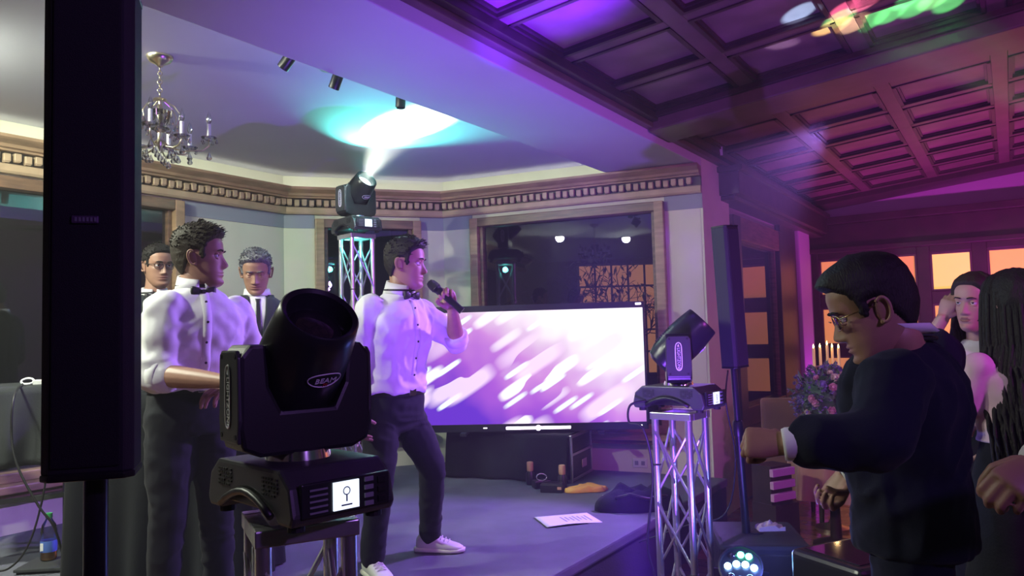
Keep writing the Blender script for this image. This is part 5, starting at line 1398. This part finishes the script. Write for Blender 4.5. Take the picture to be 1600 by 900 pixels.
    bvh = BVHTree.FromPolygons([tuple(p) for p in V_], F_)
    def cuff(p, ax, r_, L, m, nm):
        ax = nz(ax); a_ = nz(np.cross(ax, [.3, .2, .9])); b_ = np.cross(ax, a_); c_ = MB()
        c_.ring([(p-ax*L/2, a_*r_*.93, b_*r_*.93), (p-ax*L*.4, a_*r_, b_*r_), (p+ax*L*.4, a_*r_*.98, b_*r_*.98), (p+ax*L/2, a_*r_*.9, b_*r_*.9)], 18); return ch(c_, nm, m)
    if top.get('rolled'):
        for sd in ('R', 'L'):
            sh, el, wr = arms[sd]; sl = top.get('sleeve'+sd, top.get('sleeve', 1.0)); e2 = el+(wr-el)*(sl-1); cuff(e2, wr-el, (top.get('arm', (.066, .056, .045))[1]+.004)*kw, .05, tm, 'rolled_cuff')
    if top.get('shirt_cuff'):
        for sd in ('R', 'L'):
            sh, el, wr = arms[sd]; cuff(wr-nz(wr-el)*.03, wr-el, .041, .085, 'white_shirt', 'shirt_cuff')
    # collar: band with two points
    if top.get('collar'):
        cm = 'white_shirt'; ctr = neck+upc*top.get('cup', .012); rx = nr+.014; hgt = top.get('ch', .042); vv = []; nn_ = 32; gap = .16
        for i in range(nn_+1):
            a = math.pi/2+gap+(2*math.pi-2*gap)*i/nn_; back = .5-.5*math.sin(a)   # a=pi/2 is the front
            dr = rc*math.cos(a)+fc_*math.sin(a)*1.02
            lean = nz(h1(0, -.02, -.09)-neck)
            c_ = ctr-fc_*.004
            vv.append(((c_+dr*(rx+.012)-upc*(.012+.028*(1-back))), (c_+dr*rx+lean*hgt*(.55+.55*back)), (c_+dr*(rx-.006)+lean*hgt*(.5+.5*back)), (c_+dr*(rx-.002)-upc*.02)))
        m2 = MB(); m2.add([p for q in vv for p in q], [(i*4+j, i*4+(j+1) % 4, (i+1)*4+(j+1) % 4, (i+1)*4+j) for i in range(nn_) for j in range(4)]+[(0, 1, 2, 3), (nn_*4+3, nn_*4+2, nn_*4+1, nn_*4)])
        ch(m2, 'collar', cm)
    O = chest+(neck-chest)*.5; Zc = upc
    if top.get('placket'):
        ln = top['placket']; m2 = wrap_patch(bvh, O, rc, Zc, fc_, [(-.018, .10), (-.018, -ln)], [(.018, .10), (.018, -ln)], .003, 2, 26, .002); pk_ = ch(m2, 'placket', tm)
        for k in range(5):
            p = O+Zc*(.06-k*.085); h = bvh.ray_cast(Vector(p+fc_*.6), Vector(-fc_))
            if h[0] is not None: MB().lathe([(.0, 0), (.0055, 0), (.0055, .002), (0, .0025)], np.array(h[0])+fc_*.0035, (rc, Zc, fc_), 10).build('button', 'bow_black', pk_, base)
    if top.get('bow'):
        p = neck+fc_*(nr+.030)-upc*.012+nz(h1(0, 0, -.1)-neck)*.0; bo2 = MB()
        for sx in (-1, 1):
            bo2.ring([(p+rc*sx*.006, upc*.007, fc_*.006), (p+rc*sx*.022, upc*.017, fc_*.009), (p+rc*sx*.042, upc*.022, fc_*.008), (p+rc*sx*.052, upc*.021, fc_*.005)], 10, e=3)
        b_o = ch(bo2, 'bow_tie', top.get('bow_mat', 'bow_black')); MB().box(p+fc_*.004, (.016, .014, .018), (rc, fc_, upc)).build('bow_knot', top.get('bow_mat', 'bow_black'), b_o, base, bevel=.003)
        m2 = MB(); m2.torus(neck+upc*.014-fc_*.004, nr+.018, .006, ax=(rc, fc_), n=28, k=6); ch(m2, 'bow_band', 'bow_black')
    if top.get('lapels'):
        ch(wrap_patch(bvh, O, rc, Zc, fc_, [(-.055, .13), (-.045, .0), (-.004, -.20)], [(.055, .13), (.045, .0), (.004, -.20)], .003, 8, 18), 'shirt_front', 'white_shirt')
        for sx in (-1, 1):
            ch(wrap_patch(bvh, O, rc, Zc, fc_, [(sx*.050, .135), (sx*.040, .0), (sx*.0, -.22)], [(sx*.085, .13), (sx*.10, .02), (sx*.004, -.225)], .010, 5, 18), 'lapel', tm)
        if top.get('tie'):
            ch(wrap_patch(bvh, O, rc, Zc, fc_, [(-.016, .095), (-.011, .07), (-.026, -.19)], [(.016, .095), (.011, .07), (.026, -.19)], .008, 4, 16), 'necktie', 'bow_black')
    if top.get('jacket_collar'):
        vv = []; nn_ = 26; rx = nr+.026
        for i in range(nn_+1):
            a = math.pi/2+.7+(2*math.pi-1.4)*i/nn_; back = .5-.5*math.sin(a); dr = rc*math.cos(a)*1.05+fc_*math.sin(a); c_ = neck-upc*(.012+top.get('jdrop', 0))-fc_*.006
            vv.append((c_+dr*(rx+.026)-upc*.03, c_+dr*(rx+.006)+upc*(.012+.018*back), c_+dr*rx+upc*(.01+.016*back), c_+dr*(rx-.002)-upc*.03))
        m2 = MB(); m2.add([p for q in vv for p in q], [(i*4+j, i*4+(j+1) % 4, (i+1)*4+(j+1) % 4, (i+1)*4+j) for i in range(nn_) for j in range(4)]+[(0, 1, 2, 3), (nn_*4+3, nn_*4+2, nn_*4+1, nn_*4)]); ch(m2, 'jacket_collar', tm)
    if S.get('glasses'):
        gm = S['glasses']; g_ = MB()
        for sx in (-1, 1):
            rim = [np.array([sx*(.031+.0245*math.copysign(abs(math.cos(a))**.75, math.cos(a))), .092-.006*abs(math.cos(a)) - (.004 if math.cos(a)*1 > 0 else 0), -.004+.018*math.copysign(abs(math.sin(a))**.8, math.sin(a))]) for a in np.linspace(0, 2*math.pi, 25)]
            g_.tube(H_(np.array(rim)), .0016*hs, 6); g_.tube(H_(np.array([[sx*.055, .083, .004], [sx*.071, .06, .006], [sx*.077, .0, .006], [sx*.078, -.015, -.002]])), .0018*hs, 6)
        g_.tube(H_(np.array([[-.008, .098, .002], [0, .1015, .005], [.008, .098, .002]])), .0015*hs, 6)
        go = ch(g_, 'glasses', gm)
        for sx in (-1, 1):
            l_ = MB().ell((sx*.031, .089, -.004), (.024, 0, 0), (0, 0, .0175), (0, .0012, 0), 18, 4); l_.v = [tuple(p) for p in H_(np.array(l_.v))]; l_.build('lens', 'spectacle_glass', go, base)
    return po, dict(H=H_, h1=h1, bvh=bvh, ch=ch, nr=nr, rc=rc, fc=fc_, up=upc)

def pose(yaw, pelvis, lean=0, chest_h=.30, neck_h=.52, sh=.19, twist=0, side=0):
    """upright skeleton from the pelvis; yaw in degrees; lean forward in degrees"""
    y = math.radians(yaw); fw = np.array([math.cos(y), math.sin(y), 0]); rt = np.array([math.sin(y), -math.cos(y), 0]); l = math.radians(lean)
    up = ZA*math.cos(l)+fw*math.sin(l)+rt*math.sin(math.radians(side)); up = nz(up)
    y2 = math.radians(yaw+twist); rc = np.array([math.sin(y2), -math.cos(y2), 0]); fc2 = np.array([math.cos(y2), math.sin(y2), 0])
    pel = np.array(pelvis, float); ch_ = pel+up*chest_h; nk = pel+up*neck_h
    return dict(pelvis=pel, chest=ch_, neck=nk, rp=rt, rc=rc, shR=ch_+up*(neck_h-chest_h)*.70+rc*sh, shL=ch_+up*(neck_h-chest_h)*.70-rc*sh), fw, rt, rc, fc2

def legs(S, pel, rt, fw, base, spread=.10):
    for sd, k in (('R', 1), ('L', -1)):
        S['hip'+sd] = pel+rt*.085*k-ZA*.03; S['kn'+sd] = np.array([*(pel+rt*.10*k+fw*.02)[:2], base[2]+.47]); S['an'+sd] = np.array([*(pel+rt*spread*k)[:2], base[2]+.09]); S['toe'+sd] = fw+rt*.15*k

# ---- left performer: white shirt, looks right
pel = at(298, 640, 3.32); base = np.array([pel[0], pel[1], STZ])
S, fw, rt, rc, fc2 = pose(-48, pel, 1, .27, .50, .185)
S['neck'] = at(306, 452, 3.32); S['chest'] = pel+(S['neck']-pel)*.55
S['shR'] = at(258, 483, 3.18); S['shL'] = at(366, 490, 3.46)
S.update(base=base, head=at(313, 402, 3.31), head_dir=(8, 2), hs=1.06, hair=dict(args=('short', .010, .026, 3), kw=dict(tuft=520, fwd=.006), mat='hair_brown'), skin='skin', belt=True, seed=2, kw=1.08, lid=.5)
S['elR'] = at(246, 586, 3.14); S['wrR'] = at(352, 596, 2.98); S['handR'] = (nz(at(390, 596, 2.98)-at(352, 596, 2.98)), (0, .3, -1), (0, 1, .2), RELAX)
S['elL'] = at(392, 560, 3.46); S['wrL'] = at(372, 602, 3.20); S['handL'] = (np.array([-.5, -.6, -.1]), (0, .2, -1), (-.7, .5, 0), RELAX)
legs(S, pel, rt, fw, base, .12)
S['top'] = dict(name='shirt', mat='white_shirt', low=-.095, grow=.020, sleeve=1.08, rolled=True, arm=(.074, .064, .05), collar=True, placket=.28, bow=True, wr=.022, wsc=(10, 10, 8), ch=.05)
person('young performer in white shirt and bow tie at left, looking right, sleeve rolled up', S)

# ---- singer with microphone
pel = at(615, 640, 4.0); base = np.array([pel[0], pel[1], STZ])
S, fw, rt, rc, fc2 = pose(-38, pel, 0, .27, .50, .185)
S['neck'] = at(625, 458, 4.0); S['chest'] = pel+(S['neck']-pel)*.55
S['shR'] = at(580, 482, 3.88); S['shL'] = at(655, 487, 4.12)
S.update(base=base, head=at(634, 412, 4.0), head_dir=(-8, -2), hs=1.07, hair=dict(args=('short', .007, .020, 5), kw=dict(tuft=320, fwd=.010), mat='hair_black'), belt=True, seed=5, kw=1.02, shoe='shoe_white')
S['elR'] = at(556, 575, 3.90); S['wrR'] = at(556, 640, 3.80); S['handR'] = (np.array([.15, -.3, -1]), (.8, .3, 0), (.2, -1, 0), RELAX)
S['elL'] = at(713, 533, 4.10); S['wrL'] = at(707, 485, 3.95)
micd = nz(at(672, 442, 3.90)-at(722, 486, 3.90))
S['handL'] = (nz(at(697, 452, 3.935)-at(707, 485, 3.95)), (-.15, -1, 0), (-1, 0, .3), (.85, 1.5, 1.0), dict(thumb=(.3, .6, .5), spread=.02))
S['hipR'] = pel+rt*.085-ZA*.03; S['hipL'] = pel-rt*.085-ZA*.03
S['knR'] = at(592, 752, 3.82); S['anR'] = at(582, 868, 3.86); S['anR'][2] = STZ+.10
S['knL'] = at(676, 730, 4.10); S['anL'] = at(672, 838, 4.28); S['anL'][2] = STZ+.10
S['toeR'] = np.array([.55, -.8, 0]); S['toeL'] = np.array([1, -.15, 0])
S['top'] = dict(name='shirt', mat='white_shirt', low=-.095, grow=.016, sleeve=1.12, sleeveR=1.1, rolled=True, arm=(.070, .062, .05), collar=True, placket=.28, bow=True, wr=.019, wsc=(10, 10, 8), ch=.05)
person('singer in white shirt and dark trousers holding a microphone to his mouth', S)
mp_ = at(672, 442, 3.90); mq = at(722, 486, 3.90); md_ = nz(mq-mp_); a_ = nz(np.cross(md_, ZA)); b_ = np.cross(md_, a_); Lm = np.linalg.norm(mq-mp_)
r = empty('microphone', mq, 0, 'black handheld wireless microphone in the hand of the singer', 'microphone')
MB().lathe([(.0, -.012), (.016, -.008), (.024, .006), (.026, .022), (.0265, .035), (.025, .045), (.02, .06)], mp_, (a_, b_, md_), 20).build('grille', 'mic_grille', r, mq, smooth=True)
MB().lathe([(.02, .055), (.0215, .058), (.021, .075), (.018, .10), (.0175, Lm-.02), (.019, Lm-.015), (.019, Lm), (.0, Lm+.002)], mp_, (a_, b_, md_), 20).build('handle', 'black_plastic', r, mq, smooth=True)
MB().torus(mp_+md_*.040, .0268, .002, ax=(a_, b_), n=20).build('grille_ring', 'black_satin', r, mq)

# ---- man with glasses behind the left performer
pel = at(238, 625, 4.62); base = np.array([pel[0], pel[1], STZ]); pel[2] = STZ+.93
S, fw, rt, rc, fc2 = pose(-62, pel, 0, .28, .52, .19)
S.update(base=base, head=at(247, 415, 4.60), head_dir=(-42, -4), hs=1.03, hair=dict(args=('short', .006, .014, 8), kw=dict(tuft=160), mat='hair_black'), seed=8, glasses='black_satin', skin='skin', lid=.5)
S['neck'] = at(240, 462, 4.62); S['chest'] = pel+(S['neck']-pel)*.55; S['shR'] = S['neck']+rt*.19-ZA*.07; S['shL'] = S['neck']-rt*.19-ZA*.07
for sd, k in (('R', 1), ('L', -1)):
    S['el'+sd] = S['sh'+sd]-ZA*.28+rt*.05*k; S['wr'+sd] = S['el'+sd]+fw*.16-ZA*.16; S['hand'+sd] = (fw*.5-ZA, -rt*k, fw, RELAX)
legs(S, pel, rt, fw, base)
S['top'] = dict(name='jacket', mat='charcoal_suit', low=.16, grow=.02, sleeve=1.92, arm=(.074, .064, .05), collar=True, lapels=True, bow=True, jacket_collar=True, shirt_cuff=True)
person('man with dark-rimmed glasses and bow tie half hidden behind the left performer', S)

# ---- older man in suit looking down
pel = at(405, 640, 4.6); base = np.array([pel[0], pel[1], STZ]); pel[2] = STZ+.92
S, fw, rt, rc, fc2 = pose(-70, pel, 0, .28, .52, .20)
S.update(base=base, head=at(400, 424, 4.56), head_dir=(-76, -20), hs=1.04, hair=dict(args=('short', .010, .020, 12), kw=dict(tuft=380, fwd=.004), mat='hair_grey'), seed=12, lid=1.0, gaze=-.004)
S['neck'] = at(402, 463, 4.62); S['chest'] = pel+(S['neck']-pel)*.55; S['shR'] = S['neck']+rt*.205-ZA*.075; S['shL'] = S['neck']-rt*.205-ZA*.075
for sd, k in (('R', 1), ('L', -1)):
    S['el'+sd] = S['sh'+sd]-ZA*.28+rt*.05*k; S['wr'+sd] = S['el'+sd]+fw*.2-ZA*.12-rt*.06*k; S['hand'+sd] = (fw*.6-ZA*.6-rt*.3*k, -ZA, -rt*k, RELAX)
legs(S, pel, rt, fw, base)
S['top'] = dict(name='jacket', mat='charcoal_suit', low=.16, grow=.022, sleeve=1.92, arm=(.078, .066, .052), collar=True, lapels=True, tie=True, jacket_collar=True, shirt_cuff=True)
person('grey-haired man in dark suit and tie on the stage, looking down', S)

# ---- dancing man in navy suit, near right
pel = at(1425, 800, 2.12); base = np.array([pel[0], pel[1], 0.])
S, fw, rt, rc, fc2 = pose(150, pel, 8, .30, .54, .20)
S['neck'] = at(1408, 536, 2.05); S['chest'] = pel+(S['neck']-pel)*.55
S['shL'] = at(1396, 598, 1.90); S['shR'] = at(1455, 560, 2.25)
rcv = nz(S['shR']-S['shL']); S['rc'] = nz(np.array([rcv[0], rcv[1], 0]))
S.update(base=base, head=at(1362, 482, 2.0), head_dir=(163, -20), hs=1.08, hair=dict(args=('short', .010, .022, 15), kw=dict(fwd=.010, rough=.35), mat='hair_black'), seed=15, glasses='gold', kw=1.06, hands=1.05)
S['elL'] = at(1372, 684, 1.80); S['wrL'] = at(1232, 694, 1.86); S['handL'] = (nz(at(1190, 692, 1.88)-at(1232, 694, 1.86)), (.0, .75, -.5), (0, .4, 1), FIST, dict(thumb=(.7, .8, .6)))
S['elR'] = at(1400, 700, 2.40); S['wrR'] = at(1322, 738, 2.45); S['handR'] = (nz(np.array([-.5, .05, -.85])), (-.5, -.5, .3), (-.6, -.6, 0), (.9, 1.1, .7), dict(thumb=(.6, .7, .5)))
legs(S, pel, rt, fw, base)
S['top'] = dict(name='jacket', mat='navy_suit', low=.09, grow=.028, sleeve=1.72, arm=(.082, .072, .055), collar=True, bow=True, jacket_collar=True, shirt_cuff=True, wr=.014, flare=.03, belly=.012, ch=.075, cup=.046, jdrop=.028)
S['trousers'] = 'navy_suit'
person('man in navy suit and glasses dancing in the foreground at right, fist held out', S)

# ---- woman with raised hand
pel = at(1540, 690, 3.35); base = np.array([pel[0], pel[1], 0.]); pel[2] = 1.02
S, fw, rt, rc, fc2 = pose(232, pel, 0, .26, .47, .155)
S.update(base=base, head=at(1523, 472, 3.3), head_dir=(212, -2, 4), hs=.98, female=True, hair=dict(args=('long', .012, .016, 21), mat='hair_brown'), seed=21, kw=.84, skin='skin_pale', hands=.9, lid=.6)
S['neck'] = at(1530, 530, 3.36); S['chest'] = pel+(S['neck']-pel)*.55; S['shR'] = at(1500, 548, 3.50); S['shL'] = at(1560, 560, 3.25)
S['elR'] = at(1448, 536, 3.40); S['wrR'] = at(1473, 498, 3.34); S['handR'] = (nz(at(1484, 468, 3.33)-at(1473, 498, 3.34)), (.8, .5, 0), (.3, -.9, 0), (.5, .9, .6))
S['elL'] = at(1570, 640, 3.2); S['wrL'] = at(1545, 700, 3.1); S['handL'] = (np.array([-.3, -.3, -1]), (-.5, .5, 0), (-.3, -.7, 0), RELAX)
S['skirt'] = dict(mat='black_cloth', flare=.24)
S['top'] = dict(name='blouse', mat='cream_top', low=-.06, grow=.008, sleeve=0, wr=.006)
po, inf = person('woman with long brown hair raising a hand to her face, facing left', S)
def long_hair(inf, n, L, seed, m, spreadx, back=-.09, front=.0, wave=.02, sides=(-1, 1), name='long_hair', r0=.012, hang=None):
    rn_ = np.random.RandomState(seed); mb = MB()
    ex = inf['h1'](1, 0, 0)-inf['h1'](0, 0, 0)
    for k in range(n):
        a = rn_.uniform(-1, 1); x = a*spreadx; y = back+abs(a)**2.5*(front-back)+rn_.normal(0, .005); Lk = L*rn_.uniform(.72, 1.06); ph = rn_.rand()*6; z0_ = rn_.uniform(.6, 1)
        pts = [inf['h1'](x*.25, y*.3-.004, .130), inf['h1'](x*.72, y*.75, .112), inf['h1'](x*1.0, y*1.02, .055), inf['h1'](x*1.10, y*1.08, -.02), inf['h1'](x*1.18, y*1.10, -.11)]; lat = pts[-1]
        for j in range(1, 6):
            t_ = j/5; pts.append(lat-ZA*Lk*t_ + ex*(wave*.6*math.sin(ph+t_*5)+x*.22*t_) + (hang if hang is not None else 0)*t_)
        mb.tube(pts, [r0*.7, r0*.9, r0, r0*1.05, r0*1.1, r0*1.05, r0, r0*.9, r0*.65, r0*.15], 6)
    inf['ch'](mb, name, m)
long_hair(inf, 110, .40, 4, 'hair_brown', .080, -.092, .015, r0=.010)
MB().sph(inf['h1'](-.078, -.008, -.045), .008).build('earring', 'gold', po, np.array(S['base']))

# ---- woman seen from behind with very long hair
pel = at(1598, 690, 2.75); base = np.array([pel[0], pel[1], 0.]); pel[2] = 1.05
S, fw, rt, rc, fc2 = pose(98, pel, 0, .27, .48, .165)
S.update(base=base, head=at(1588, 485, 2.75), head_dir=(100, -4), hs=1.08, female=True, hair=dict(args=('long', .020, .024, 31), mat='hair_black'), seed=31, kw=.90, skin='skin_pale')
S['neck'] = at(1590, 545, 2.75); S['chest'] = pel+(S['neck']-pel)*.55; S['shR'] = S['neck']+rt*.165-ZA*.06; S['shL'] = S['neck']-rt*.165-ZA*.06
for sd, k in (('R', 1), ('L', -1)):
    S['el'+sd] = S['sh'+sd]-ZA*.24+rt*.05*k+fw*.05; S['wr'+sd] = S['el'+sd]+fw*.2-rt*.10*k+ZA*.03; S['hand'+sd] = (fw-rt*.4*k, -ZA, -rt*k, RELAX)
S['skirt'] = dict(mat='black_cloth', flare=.30)
S['top'] = dict(name='blouse', mat='pink_top', low=-.10, grow=.012, sleeve=.55, wr=.007, arm=(.06, .055, .05))
po, inf = person('woman seen from behind with very long dark hair, pink top and black skirt', S)
long_hair(inf, 420, .50, 9, 'hair_black', .098, -.108, .03, wave=.045, r0=.0095, hang=-fw*.07)

# ---- guest at the right edge of whom only a hand shows
pel = at(1760, 860, 1.85); base = np.array([pel[0], pel[1], 0.]); pel[2] = .98
S, fw, rt, rc, fc2 = pose(170, pel, 0, .29, .52, .19)
S.update(base=base, head=pel+np.array([-.02, 0, .70]), head_dir=(170, 0), hair=dict(args=('short', .008, .02, 41), mat='hair_black'), seed=41, hands=1.02)
S['wrL'] = at(1626, 722, 1.52); S['elL'] = at(1760, 690, 1.62); S['handL'] = (nz(at(1586, 752, 1.5)-at(1626, 722, 1.52)), (.3, .75, -.6), (-.3, .3, .9), (.9, 1.1, .7), dict(thumb=(.4, .5, .3)))
S['elR'] = S['shR']-ZA*.28+rt*.05; S['wrR'] = S['elR']-ZA*.24+fw*.05; S['handR'] = (-ZA, -rt, fw, RELAX)
legs(S, pel, rt, fw, base)
S['top'] = dict(name='shirt', mat='white_shirt', low=-.02, grow=.014, sleeve=1.95, arm=(.068, .058, .045), collar=True, wr=.010)
person('guest in white shirt at the right edge, only hand and cuff in view', S)
